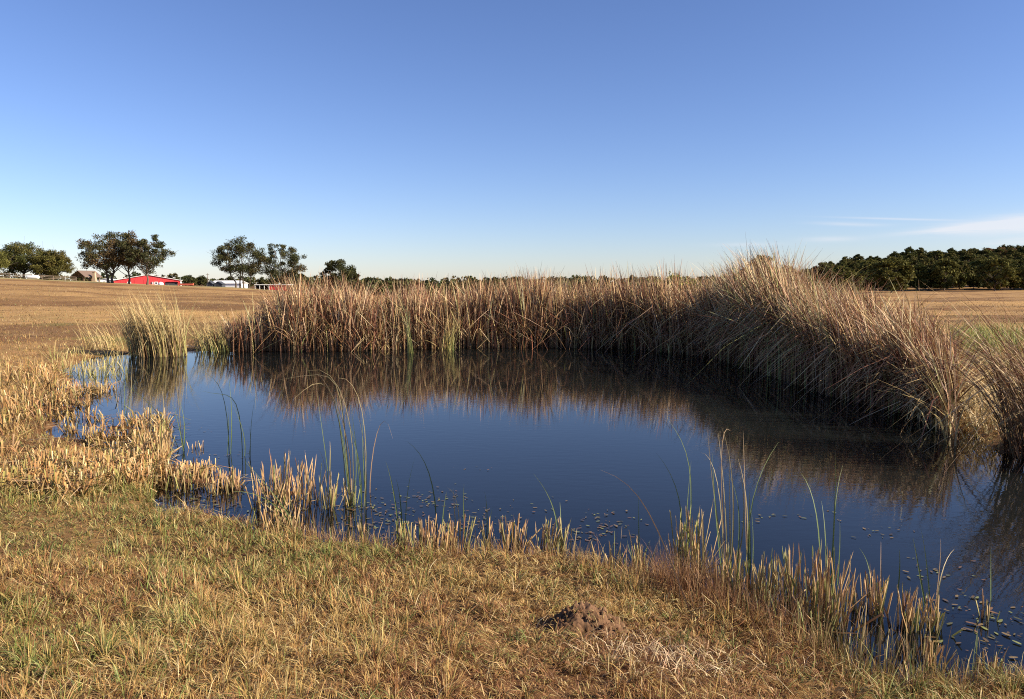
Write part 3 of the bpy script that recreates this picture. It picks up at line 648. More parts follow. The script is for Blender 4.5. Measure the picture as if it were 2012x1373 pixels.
def reeds(n, s0, s1, off0, off1, dens=None, gold=0., green=0., lenk=1.0, stray=.07, width=.0125, lim=1895, dark=False):
    s = rng.uniform(s0, s1, n); p, nrm = along(s)
    off = off0 + (off1 - off0) * rng.random(n) ** 1.3
    clump = vnoise(s * 1.6, off * 1.6 + 7, 51)
    keep = rng.random(n) < np.clip(.25 + 1.3 * clump, 0, 1)
    px0 = px_of(p)
    if dens is not None: keep &= rng.random(n) < np.interp(px0, dens[0], dens[1])
    s, p, nrm, off, clump, px0 = [x[keep] for x in (s, p, nrm, off, clump, px0)]; n = len(s)
    q = p + nrm * off[:, None] + rng.normal(0, .05, (n, 2))
    D = q[:, 1]; pxq = CX + F * q[:, 0] / D
    ok = pxq < lim
    s, p, nrm, off, clump, px0, q, D, pxq = [x[ok] for x in (s, p, nrm, off, clump, px0, q, D, pxq)]; n = len(s)
    lean = np.clip(np.interp(px0, lean_px, lean_v) * rng.normal(1, .4, n) + rng.normal(0, .08, n), .02, .95)
    cxx, cyy = np.floor(q[:, 0] / .33 + .35 * vnoise(q[:, 1] * 2, q[:, 0], 5)), np.floor(q[:, 1] / .33)
    h1, h2, h3 = hash2(cxx, cyy, 1), hash2(cxx, cyy, 2), hash2(cxx, cyy, 3)
    lean = np.clip(lean * (.62 + .76 * h1) * np.interp(off, [0, .5, 1.4], [.55, .8, 1.15]), .02, .9)
    row = np.interp(pxq - lean * 1.3 * F / D * .6, top_px, top_row)
    ztop = np.clip(CAMZ + (ROWH - row) / F * D, .5, 3.1)
    st = rng.random(n) < stray; lean[st] = rng.uniform(.3, .9, st.sum())
    H = ztop * (1 + .10 * (vnoise(s * 1.1, s * 0, 55) - .5) * 2 + .16 * (vnoise(s * 2.7, off, 58) - .5) * 2)
    H = H * (.84 + .26 * h2)
    L = H / np.sqrt(1 - np.clip(lean, 0, .9) ** 2 * .55) * np.clip(1.08 - np.abs(rng.normal(0, .26, n)), .3, 1.12) * lenk
    ld = np.stack([-np.ones(n), rng.normal(0, .6, n)], 1)
    fl = rng.random(n) < np.interp(px0, [500, 1000, 1400, 1600], [.35, .42, .15, .06]); ld[fl] *= -1
    ld = unit(ld); ld[st] = rdir(st.sum())
    z = np.minimum(terrain(q[:, 0], q[:, 1], False), .4); base = np.column_stack([q, np.maximum(z, -.08)])
    cb = pick(RP_BASE, n, jit=.3); ct = pick(RP_TIP, n, jit=.25) * (.75 + .7 * h3)[:, None]  # tips raised in colour for the bright highlights along the tops
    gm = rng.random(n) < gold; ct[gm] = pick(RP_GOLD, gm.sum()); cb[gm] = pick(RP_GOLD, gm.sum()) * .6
    if dark: ct = pick(RP_BASE, n, jit=.3) * 1.4  # short filler leaves coloured dark to deepen shade low in the bed
    zone = np.interp(px0, [1380, 1450, 1600, 1680], [0, 1, 1, 0]) if green else np.zeros(n)
    gg = rng.random(n) < (green * zone + .02); cb[gg] = pick(RP_GRN, gg.sum()); ct[gg] = pick([(.30, .30, .10), (.48, .46, .22)], gg.sum())
    W = width * rng.uniform(.55, 1.2, n) * (1 + D / 60)
    return blades(base, L, ld, lean, W, cb, ct, S=7, droop=.10, kink=.34, lin=.62, hinge=np.interp(px0, [1300, 1450, 1650, 1800, 1900], [.25, .5, .5, .4, .25]) * rng.uniform(.3, 1.3, n))
pxs, _n = along(np.linspace(0, cum[-1], 400)); 
s_of = lambda px_: float(np.interp(px_, px_of(pxs), np.linspace(0, cum[-1], 400)))
dens = ([380, 470, 500, 540, 565, 580, 2100], [.0, .25, .55, .35, .9, 1, 1])
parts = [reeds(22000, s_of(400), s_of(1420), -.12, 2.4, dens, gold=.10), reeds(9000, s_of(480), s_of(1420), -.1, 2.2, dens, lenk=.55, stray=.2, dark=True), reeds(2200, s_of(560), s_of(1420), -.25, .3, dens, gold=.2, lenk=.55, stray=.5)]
o = ribbon_obj('reed_bed', parts, M_reed); tag(o, 'tall brown cattail reed bed lining the far bank of the pond', 'reeds', kind='stuff')
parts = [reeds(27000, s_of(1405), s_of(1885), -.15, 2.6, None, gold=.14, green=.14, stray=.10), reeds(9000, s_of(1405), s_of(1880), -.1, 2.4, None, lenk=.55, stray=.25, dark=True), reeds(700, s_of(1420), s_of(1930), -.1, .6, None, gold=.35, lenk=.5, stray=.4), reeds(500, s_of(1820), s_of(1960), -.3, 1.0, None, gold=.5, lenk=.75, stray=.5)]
o = ribbon_obj('reed_bed', parts, M_reed); tag(o, 'wind swept cattail reed bed leaning hard along the side bank', 'reeds', kind='stuff')

def clump_reeds(name, label, cpx, crow, rx, ry, n, ztop, lean, pal_t, pal_b, ldx=-1, W=.007, grn=.2, jl=.35, cat='reeds', group=None, kink=.12):
    c = on_z(cpx, crow); o = empty(name, (c.x, c.y, 0))
    a_ = rng.uniform(0, 2 * math.pi, n); rr = np.sqrt(rng.random(n)); bx_ = rr * np.cos(a_) * rx; by_ = rr * np.sin(a_) * ry
    le = np.clip(rng.normal(lean, .14, n), .02, .95); ld = unit(np.stack([ldx * np.ones(n), rng.normal(0, jl, n)], 1)); st = rng.random(n) < .12; ld[st] = rdir(st.sum())
    L = ztop * np.clip(rng.normal(.92, .16, n), .35, 1.3) / np.sqrt(1 - np.clip(le, 0, .9) ** 2 * .55)
    cb = pick(pal_b, n); ct = pick(pal_t, n); gg = rng.random(n) < grn * (1 + bx_ / rx); cb[gg] = pick(RP_GRN, gg.sum())
    z = np.maximum(terrain(c.x + bx_, c.y + by_, False), -.05)
    oo = ribbon_obj('leaves', [blades(np.stack([bx_, by_, z], 1), L, ld, le, W * rng.uniform(.6, 1.2, n), cb, ct, S=6, droop=.35, kink=kink)], M_reed, o); oo['kind'] = 'stuff'
    return tag(o, label, cat, group)
clump_reeds('reed_clump', 'golden reed clump standing alone at the corner of the pond', 312, 699, .82, .5, 900, 1.72, .26, RP_GOLD + RP_TIP[1:2] + [(.55, .46, .22)], RP_BASE + [(.34, .28, .09), (.42, .33, .13), (.26, .25, .07)], -1, .008, .08)
clump_reeds('reed_clump', 'sparse thin golden reeds between the lone clump and reed bed', 420, 690, .55, .3, 170, 1.15, .35, RP_GOLD, RP_GRN + RP_GOLD, -1, .007, .5)
clump_reeds('reed_clump', 'thin scattered reed stems on the grassy corner beside the lone clump', 205, 690, .8, .4, 140, .85, .4, RP_GOLD, RP_GOLD, -1, .006, .3)
clump_reeds('reed_clump', 'brown reed clump hanging over the water past the leaning bed', 2088, 905, .50, .8, 520, 1.95, .50, RP_TIP + RP_GOLD, RP_BASE, -1, .0075, .05)
clump_reeds('reed_clump', 'narrow upright pale green reed tuft rising clear before the far reed bed', 806, 694, .10, .06, 26, 1.9, .10, [(.40, .38, .16), (.5, .46, .24)], [(.30, .32, .09)], -1, .009, .6)
clump_reeds('reed_clump', 'pale straw reed tuft splaying at the foot of the far bed', 880, 688, .22, .1, 60, 1.3, .25, RP_GOLD, [(.5, .42, .16), (.42, .38, .12)], 1, .008, .3)
# matted dead reeds at the right foot
def mat_of(n, cpx, crow, rx, ry, h, pal, Lr=(.4, 1.1), W=.006):
    c = on_z(cpx, crow); x = c.x + rng.normal(0, rx, n); y = c.y + rng.normal(0, ry, n); z = np.maximum(terrain(x, y, False), 0.0) + rng.random(n) ** 2 * h
    return blades(np.stack([x, y, z], 1), rng.uniform(*Lr, n), rdir(n), rng.uniform(.85, .96, n), W * rng.uniform(.6, 1.2, n), pick(pal, n), pick(pal, n), S=5, droop=.5)
o = ribbon_obj('matted_reeds', [mat_of(520, 1905, 838, .30, .55, .45, RP_GOLD + [(.62, .52, .32)]), mat_of(260, 1960, 800, .4, .7, .6, RP_GOLD)], M_reed); tag(o, 'flattened pale dead reeds matted at the end of the leaning bed', 'reeds', kind='stuff')
# fallen stalks along the far-left bank: individual stalks
fp = on_z(470, 686); fo = empty('fallen_reed_pile', (fp.x, fp.y, 0))
for i in range(26):
    x0 = rng.uniform(-1.6, 3.6); y0 = rng.uniform(-.15, .3); L = rng.uniform(.5, 1.3); an = rng.normal(0, .35) + (math.pi if rng.random() < .5 else 0); el_ = rng.uniform(.02, .35)
    zb0 = rng.uniform(.02, .12); tt = np.linspace(0, 1, 4); P = np.stack([x0 + math.cos(an) * tt * L, y0 + math.sin(an) * tt * L * .4, zb0 + math.sin(el_) * L * tt - .06 * tt ** 2], 1)[None]
    C = pick([(.45, .33, .2), (.34, .22, .13), (.55, .45, .3)], 1)[0]
    V, Q, Cc = ribbons(P, np.full((1, 4), .011), np.array([[0, .35, .94]]), np.broadcast_to(C, (1, 4, 3)))
    link_obj('stalk', raw_mesh('stalk', V, [Q], Cc, [M_reed]), fo)
tag(fo, 'fallen dead reed stalks lying along the far waterline', 'reeds')

# ------------------------------------------------------------------ tall single leaves in front
def leaf_px(name, parent, pts, D, hw=.008, cb=(.14, .19, .05), ct=(.20, .25, .08), yj=.0):
    """leaf whose centre line passes the given pixels, standing at depth D, curving yj metres in depth to its tip"""
    n0 = len(pts); S = 9
    ctrl = np.array(pts, float); u0 = np.linspace(0, 1, n0); u = np.linspace(0, 1, S)
    deg = min(n0 - 1, 2 if n0 < 4 else 3); cx = np.polyfit(u0, ctrl[:, 0], deg); cy = np.polyfit(u0, ctrl[:, 1], deg)
    P = []
    for k in u: P.append(at_d(np.polyval(cx, k), np.polyval(cy, k), D + yj * k * k)[:])
    P = np.array(P) - np.array(parent.location)
    tan = np.gradient(P, axis=0); a_ = random.uniform(-.6, .6)
    side = unit(np.cross(tan, np.array([math.sin(a_), math.cos(a_), 0]))); nrm = unit(np.cross(tan, side))
    wv = hw * (.75 + .25 * np.sin(np.pi * np.clip(u * 1.4, 0, 1))) * np.clip((1 - u) ** .6, .06, 1)
    A, B, Mid = P - side * wv[:, None], P + side * wv[:, None], P - nrm * wv[:, None] * .5
    V = np.stack([A, Mid, B], 1).reshape(-1, 3); i = np.arange(S - 1) * 3
    Q = np.concatenate([np.stack([i, i + 1, i + 4, i + 3], 1), np.stack([i + 1, i + 2, i + 5, i + 4], 1)])
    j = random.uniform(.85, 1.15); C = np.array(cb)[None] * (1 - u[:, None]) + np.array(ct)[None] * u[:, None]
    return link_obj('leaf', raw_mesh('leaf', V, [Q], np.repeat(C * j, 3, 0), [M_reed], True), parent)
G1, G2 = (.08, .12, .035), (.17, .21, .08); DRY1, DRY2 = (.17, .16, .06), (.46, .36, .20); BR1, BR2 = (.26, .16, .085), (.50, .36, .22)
TALL = [
 ('slim green cattail leaves beside the cut stubble at the lone clump side', (241, 820), [([(240, 818), (236, 760), (222, 692)], 'g'), ([(243, 818), (245, 770), (240, 722)], 'g'), ([(238, 820), (228, 770), (231, 705)], 'd'), ([(257, 818), (258, 765), (260, 716)], 'd'), ([(247, 819), (255, 780), (270, 742)], 'g')]),
 ('arching dry and green cattail leaves leaning from the stubble bank', (292, 856), [([(292, 856), (290, 780), (266, 684)], 'd'), ([(296, 856), (297, 790), (282, 720)], 'd'), ([(287, 856), (283, 800), (290, 752)], 'b'), ([(318, 862), (322, 800), (316, 760)], 'd')]),
 ('fan of green cattail leaves with one long slanting leaf', (358, 884), [([(358, 884), (352, 800), (343, 716)], 'd'), ([(362, 886), (350, 830), (337, 784)], 'g'), ([(354, 884), (300, 800), (212, 737)], 'g'), ([(360, 885), (362, 830), (350, 780)], 'g'), ([(365, 885), (358, 850), (372, 826)], 'd')]),
 ('green cattail leaves in open water, one tip folded over', (452, 892), [([(451, 892), (443, 800), (425, 750), (392, 728)], 'g'), ([(453, 892), (455, 810), (449, 740)], 'g'), ([(447, 892), (449, 840), (447, 798)], 'g')]),
 ('curving green cattail leaves next to the long stubble clump', (477, 896), [([(477, 896), (466, 800), (440, 775), (394, 767)], 'g'), ([(492, 896), (494, 830), (503, 777)], 'g'), ([(488, 896), (492, 870), (490, 838)], 'g'), ([(480, 896), (478, 850), (455, 790)], 'g')]),
 ('green leaves drooping over the long stubble clump toward the grass', (575, 1040), [([(590, 1044), (545, 980), (480, 905)], 'g'), ([(580, 1042), (530, 985), (455, 965)], 'g'), ([(585, 1046), (560, 990), (510, 930)], 'g'), ([(595, 1044), (560, 1000), (500, 985)], 'g')]),
 ('tall arching cattail leaves bending their dry tips over the pond', (690, 985), [([(688, 985), (672, 860), (658, 778)], 'g'), ([(684, 985), (685, 880), (655, 780), (620, 733)], 'b'), ([(692, 985), (690, 850), (660, 752), (604, 728)], 'd'), ([(690, 985), (672, 800), (640, 738), (548, 746)], 'd'), ([(682, 984), (660, 800), (625, 752), (575, 786)], 'd'), ([(686, 985), (680, 900), (664, 820)], 'g'), ([(694, 985), (700, 910), (690, 840)], 'g')]),
 ('upright dark cattail leaves standing tall in open water', (714, 995), [([(712, 995), (700, 880), (688, 790)], 'g'), ([(715, 995), (718, 860), (700, 770), (664, 742)], 'd'), ([(718, 995), (716, 880), (692, 780)], 'd'), ([(710, 996), (704, 900), (676, 812)], 'g'), ([(720, 995), (714, 900), (712, 826)], 'g')]),
 ('single brown reed folded sharply near its tip', (727, 968), [([(727, 968), (733, 890), (750, 830), (772, 862)], 'b')]),
 ('thin straight green leaves rising behind the stubble clump', (645, 925), [([(645, 925), (634, 850), (622, 770)], 'g'), ([(648, 925), (649, 890), (648, 866)], 'd'), ([(640, 925), (634, 900), (624, 880)], 'd')]),
 ('short green cattail leaves among the floating pondweed', (785, 1035), [([(783, 1030), (772, 960), (758, 906)], 'g'), ([(790, 1032), (786, 980), (778, 940)], 'g'), ([(796, 1032), (802, 960), (815, 900)], 'g')]),
 ('long green leaf bowed over open water above the pondweed', (857, 1042), [([(858, 1042), (843, 930), (798, 866)], 'g'), ([(868, 1045), (872, 1000), (878, 965)], 'g')]),
 ('pale green cattail leaves with a bent tip in the bank stubble', (905, 1062), [([(897, 1060), (893, 1000), (891, 960)], 'd'), ([(903, 1060), (898, 990), (879, 958)], 'd'), ([(915, 1060), (911, 1000), (912, 950)], 'g'), ([(908, 1062), (935, 1030), (950, 1064)], 'd')]),
 ('small fan of green leaves at the end of the bank stubble', (955, 1070), [([(955, 1070), (957, 1010), (952, 966)], 'g'), ([(960, 1070), (962, 1030), (968, 996)], 'g'), ([(951, 1070), (946, 1040), (934, 1010)], 'd')]),
 ('two green leaves bending apart beside the shoreline stubble', (1096, 1072), [([(1094, 1072), (1088, 1000), (1048, 930)], 'g'), ([(1100, 1072), (1102, 1030), (1100, 986)], 'g')]),
 ('long brown seed stalk slanting out over the water', (1362, 1212), [([(1362, 1212), (1300, 1060), (1248, 968), (1180, 923)], 'b')]),
 ('thin green cattail leaf upright before the slanting stalk', (1257, 1110), [([(1257, 1110), (1255, 1030), (1255, 963)], 'g'), ([(1250, 1110), (1240, 1090), (1232, 1060)], 'g'), ([(1262, 1110), (1270, 1080), (1278, 1062)], 'g')]),
 ('tall thin green leaves curving from a stubble tuft', (1340, 1085), [([(1332, 1090), (1334, 980), (1288, 888)], 'g'), ([(1350, 1090), (1358, 960), (1345, 880), (1310, 820)], 'g'), ([(1344, 1090), (1350, 1000), (1358, 905)], 'g')]),
 ('tall crowd of pale dry cattail leaves with tangled tips', (1428, 1130), [([(1426, 1130), (1402, 960), (1390, 838)], 'd'), ([(1430, 1130), (1424, 980), (1411, 850)], 'd'), ([(1434, 1130), (1440, 960), (1418, 838)], 'd'), ([(1422, 1130), (1410, 950), (1375, 888)], 'd'), ([(1428, 1130), (1418, 900), (1435, 846)], 'b'), ([(1440, 1130), (1462, 1000), (1440, 880)], 'd'), ([(1420, 1130), (1406, 1000), (1400, 890)], 'g'), ([(1436, 1130), (1434, 1000), (1434, 850)], 'd'), ([(1444, 1130), (1452, 1010), (1430, 930)], 'g')]),
 ('green cattail leaves with one flung outward past the dry crowd', (1470, 1115), [([(1468, 1115), (1464, 960), (1460, 846)], 'b'), ([(1472, 1115), (1480, 980), (1530, 868)], 'g'), ([(1474, 1115), (1473, 1030), (1472, 953)], 'g'), ([(1465, 1115), (1468, 1000), (1450, 900)], 'd'), ([(1478, 1115), (1480, 1060), (1476, 1000)], 'g')]),
 ('slim green leaves above the largest cut stubble clump', (1622, 1150), [([(1612, 1150), (1604, 1010), (1573, 928)], 'g'), ([(1632, 1150), (1640, 1000), (1642, 890)], 'g'), ([(1636, 1150), (1640, 1010), (1656, 914)], 'g'), ([(1622, 1150), (1622, 1060), (1614, 984)], 'g'), ([(1645, 1150), (1650, 1080), (1650, 1024)], 'g')]),
 ('thin green and tan leaves spreading from the outer stubble', (1830, 1230), [([(1826, 1230), (1806, 1120), (1794, 1056)], 'g'), ([(1830, 1230), (1822, 1120), (1809, 1036)], 'g'), ([(1838, 1230), (1850, 1130), (1876, 1078)], 'd'), ([(1832, 1230), (1846, 1120), (1848, 1058)], 'b')]),
 ('single dark green stem standing far out in the water', (1947, 1180), [([(1947, 1180), (1947, 1130), (1947, 1076)], 'g')]),
 ('sparse tan and green stems rising between the outer stubble clumps', (1731, 1150), [([(1731, 1150), (1731, 1110), (1731, 1064)], 'b'), ([(1712, 1150), (1706, 1110), (1688, 1076)], 'g'), ([(1764, 1160), (1768, 1110), (1766, 1076)], 'g')]),
]
def base_depth(px, py):
    c = on_z(px, py, 0); z = gz(c.x, c.y)
    if z > 0.02: c = on_z(px, py, z)
    return c, max(z, -.02)
for lab, (bx_, by_), lv in TALL:
    c, z = base_depth(bx_, by_); o = empty('cattail_plant', (c.x, c.y, min(z, 0.3)))
    for pts, kd in lv:
        cb, ct = {'g': (G1, G2), 'd': (DRY1, DRY2), 'b': (BR1, BR2)}[kd]
        p0 = list(pts); p0[0] = (p0[0][0], p0[0][1] + 6)
        D0, _z = base_depth(*pts[0])
        leaf_px('leaf', o, p0, D0.y, random.uniform(.0045, .0072) if kd != 'b' else .005, cb, ct, random.uniform(-.25, .25))
    tag(o, lab, 'cattail')

# ------------------------------------------------------------------ cut stubble clumps: each stalk an object
def stalk_mesh(seed, pal_b, pal_t):
    g_ = np.random.default_rng(seed); S = 5; u = np.linspace(0, 1, S); bend = g_.normal(0, .05, 2); 
    P = np.stack([bend[0] * u ** 2, bend[1] * u ** 2, u], 1); hw = .5 * (1 - .15 * u)
    a_ = g_.uniform(0, 3.14); side = np.array([math.cos(a_), math.sin(a_), 0]); nr = np.array([-math.sin(a_), math.cos(a_), 0])
    V = []
    for i in range(S):
        jag = 0 if i < S - 1 else 1
        V += [P[i] - side * hw[i] + nr * .12 + [0, 0, jag * g_.normal(0, .05)], P[i] - side * hw[i] * .3 - nr * .25 + [0, 0, jag * g_.normal(0, .06)], P[i] + side * hw[i] * .3 - nr * .25 + [0, 0, jag * g_.normal(0, .06)], P[i] + side * hw[i] + nr * .12 + [0, 0, jag * g_.normal(0, .05)]]
    V = np.array(V); V[:, :2] *= 1.0
    Q = []
    for i in range(S - 1):
        for k in range(3): Q.append((i * 4 + k, i * 4 + k + 1, i * 4 + k + 5, i * 4 + k + 4))
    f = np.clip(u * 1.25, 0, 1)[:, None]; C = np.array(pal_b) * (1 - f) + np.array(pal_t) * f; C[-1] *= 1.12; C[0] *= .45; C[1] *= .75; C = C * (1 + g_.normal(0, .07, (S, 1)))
    return raw_mesh('stalk', V, [np.array(Q)], np.repeat(C, 4, 0), [M_reed], True)
ST = {}
for kd, lst in {'t': [((.10, .055, .025), (.46, .29, .14)), ((.14, .08, .035), (.54, .36, .18)), ((.07, .04, .02), (.28, .15, .075)), ((.20, .15, .045), (.48, .29, .13)), ((.13, .13, .035), (.42, .28, .13))],
                'g': [((.14, .17, .04), (.26, .26, .08)), ((.09, .12, .03), (.32, .27, .11)), ((.24, .25, .055), (.40, .29, .14)), ((.12, .12, .035), (.46, .33, .16))]}.items():
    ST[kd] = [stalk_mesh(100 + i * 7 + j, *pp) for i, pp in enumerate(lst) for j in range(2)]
def stub_clump(label, px0, px1, row0, rowt, n, kd='t', depth=.16, grp='cut cattail stubble clumps in the shallows', spread=.15):
    cx_ = (px0 + px1) / 2; c, z = base_depth(cx_, row0); o = empty('cut_cattail_clump', (c.x, c.y, max(z, -.02)))
    D = c.y; hw = (px1 - px0) / 2 / F * D; H = (row0 - rowt) / F * D * 1.04
    n = int(n * 1.35)
    for i in range(n):
        a_ = random.uniform(0, 6.283); r_ = math.sqrt(random.random()); x = r_ * math.cos(a_) * hw; y = r_ * math.sin(a_) * min(depth, max(hw, .05)) + min(depth, hw) * .3
        h = H * random.uniform(.45, 1.05) * (1.12 if random.random() < .08 else 1); wd = random.uniform(.007, .0145)
        m = random.choice(ST[kd if random.random() < .75 else ('g' if kd == 't' else 't')])
        bk = random.random() < .14
        if bk: spread_ = .75; h *= .8
        else: spread_ = spread
        tl_ = (random.gauss(0, spread_) - y * .25, random.gauss(0, spread_) + x / max(hw, .03) * .10, random.uniform(0, 6.28))
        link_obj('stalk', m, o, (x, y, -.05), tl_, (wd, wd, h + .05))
    return tag(o, label, 'cattail', grp)
for a_ in [
 ('long dense clump of cut cattail stalks beside the drooping leaves', 488, 622, 998, 902, 95, 't', .3),
 ('narrow cut stalk tuft next to the long dense clump', 630, 662, 1000, 930, 20, 'g', .1),
 ('small cut stalk tuft at the foot of the tall arching leaves', 674, 700, 992, 940, 14, 'g', .08),
 ('tan cut cattail clump on the bank below the drooping leaves', 490, 590, 1050, 998, 48, 't', .2),
 ('thin tuft of cut stalks between pondweed and grass', 704, 726, 1068, 1012, 9, 'g', .06),
 ('green tinged cut stalks at the pondweed edge', 778, 812, 1072, 1012, 18, 'g', .1),
 ('broad row of dark cut cattail stalks along the bank', 812, 880, 1090, 1022, 42, 't', .16),
 ('bright green stub tuft at the end of the dark stalk row', 880, 926, 1082, 1012, 22, 'g', .1),
 ('small leafy stub tuft standing past the bright green one', 940, 968, 1076, 1020, 12, 'g', .08),
 ('weathered cut stalks between the two bank tufts', 988, 1040, 1078, 1014, 30, 't', .12),
 ('greenish cut stalks under the bending green leaves', 1050, 1116, 1084, 1020, 32, 'g', .12),
 ('lone narrow dark tuft of cut stalks at the grass edge', 1198, 1214, 1128, 1062, 6, 't', .04),
 ('small green stub tuft with thin spreading leaves', 1246, 1270, 1126, 1052, 14, 'g', .06),
 ('tall green and tan stub tuft beside the slanting seed stalk', 1322, 1392, 1120, 1000, 46, 'g', .16),
 ('dense dark stub row under the tall dry leaf crowd', 1402, 1466, 1180, 1076, 42, 'g', .16),
 ('mixed stub row joining the dry crowd to the large clump', 1466, 1530, 1190, 1084, 40, 'g', .16),
 ('narrow upright stub tuft behind the large clump', 1534, 1566, 1184, 1072, 22, 'g', .1),
 ('largest clump of cut cattail stalks with ragged tan tops', 1570, 1668, 1226, 1085, 78, 't', .22),
 ('slim stub tuft in the gap beside the largest clump', 1674, 1692, 1204, 1146, 8, 't', .06),
 ('orange tan topped stub clump of the outer row', 1698, 1742, 1204, 1122, 30, 't', .12),
 ('dark stemmed stub clump of the outer row', 1762, 1806, 1238, 1148, 30, 't', .12),
 ('leafy stub clump at the outer end of the row', 1814, 1858, 1238, 1166, 24, 'g', .1),
 ('leaning brown stub tuft nearest the shallow mud', 1814, 1846, 1306, 1246, 16, 't', .08),
 ('few bare cut stalks standing among floating leaves', 1926, 1958, 1216, 1162, 6, 't', .06),
 ('brown stub tuft at the muddy grass corner', 1930, 1972, 1328, 1288, 18, 't', .08),
 ('tiny cut stalk tuft alone in open water', 372, 400, 882, 866, 10, 't', .08),
 ('tall dark brown dead tuft rising from the stubble bank', 282, 326, 912, 824, 45, 't', .2),
 ('tan stub strip along the marsh edge', 318, 400, 962, 912, 60, 't', .2),
 ('tan stub strip meeting the long dense clump', 400, 478, 966, 918, 52, 't', .2),
]: stub_clump(*a_)

# matted stubble marsh on the left bank (too dense to count)
def stub_mass(boxes):
    parts = []
    for (p0, r0, p1, r1, n, hpx, pal_t, pal_b) in boxes:
        B = []
        for _ in range(n):
            px_ = random.uniform(p0, p1); py_ = random.uniform(r0, r1); c = on_z(px_, py_); B.append((c.x, c.y, 0))
        B = np.array(B); B[:, 2] = np.clip(terrain(B[:, 0], B[:, 1], False), -.04, .5)
        keep = fbm(B[:, 0] * 1.7, B[:, 1] * 1.7, 71, 3) > .50
        B = B[keep]; n = len(B); H = hpx / F * B[:, 1] * rng.uniform(.35, .95, n); fl = rng.random(n) < .4
        H *= .7 + .6 * fbm(B[:, 0] * 3, B[:, 1] * 3, 73, 2); le = np.abs(rng.normal(.2, .16, n)); le[fl] = rng.uniform(.7, .95, fl.sum()); H[fl] *= 1.6
        parts.append(blades(B, H, rdir(n), np.clip(le, .02, .95), rng.uniform(.005, .010, n), pick(pal_b, n), pick(pal_t, n), S=3, droop=.3, taper=.35))
    return parts
TT = [(.46, .26, .10), (.54, .35, .15), (.32, .16, .06), (.60, .45, .23), (.30, .27, .08)]; TB = [(.20, .105, .04), (.24, .17, .05), (.13, .07, .03)]
o = ribbon_obj('stubble_marsh', stub_mass([
 (95, 765, 235, 800, 1500, 34, TT, TB), (0, 800, 150, 850, 1000, 42, TT, TB), (140, 822, 330, 872, 1700, 40, TT, TB), (170, 872, 330, 915, 1300, 44, TT, TB),
 (0, 850, 170, 925, 1900, 48, TT, TB), (0, 920, 300, 1000, 3400, 52, TT, TB), (255, 915, 330, 985, 700, 50, TT, TB), (300, 925, 480, 960, 1000, 42, TT, TB), (230, 975, 330, 1000, 350, 60, TT, TB),
 (0, 740, 110, 800, 1000, 38, TT, TB), (100, 700, 250, 745, 500, 40, RP_GOLD, RP_GRN)]), M_reed)
tag(o, 'dense tan cut reed stubble matted over the marshy pond corner', 'stubble', kind='stuff')

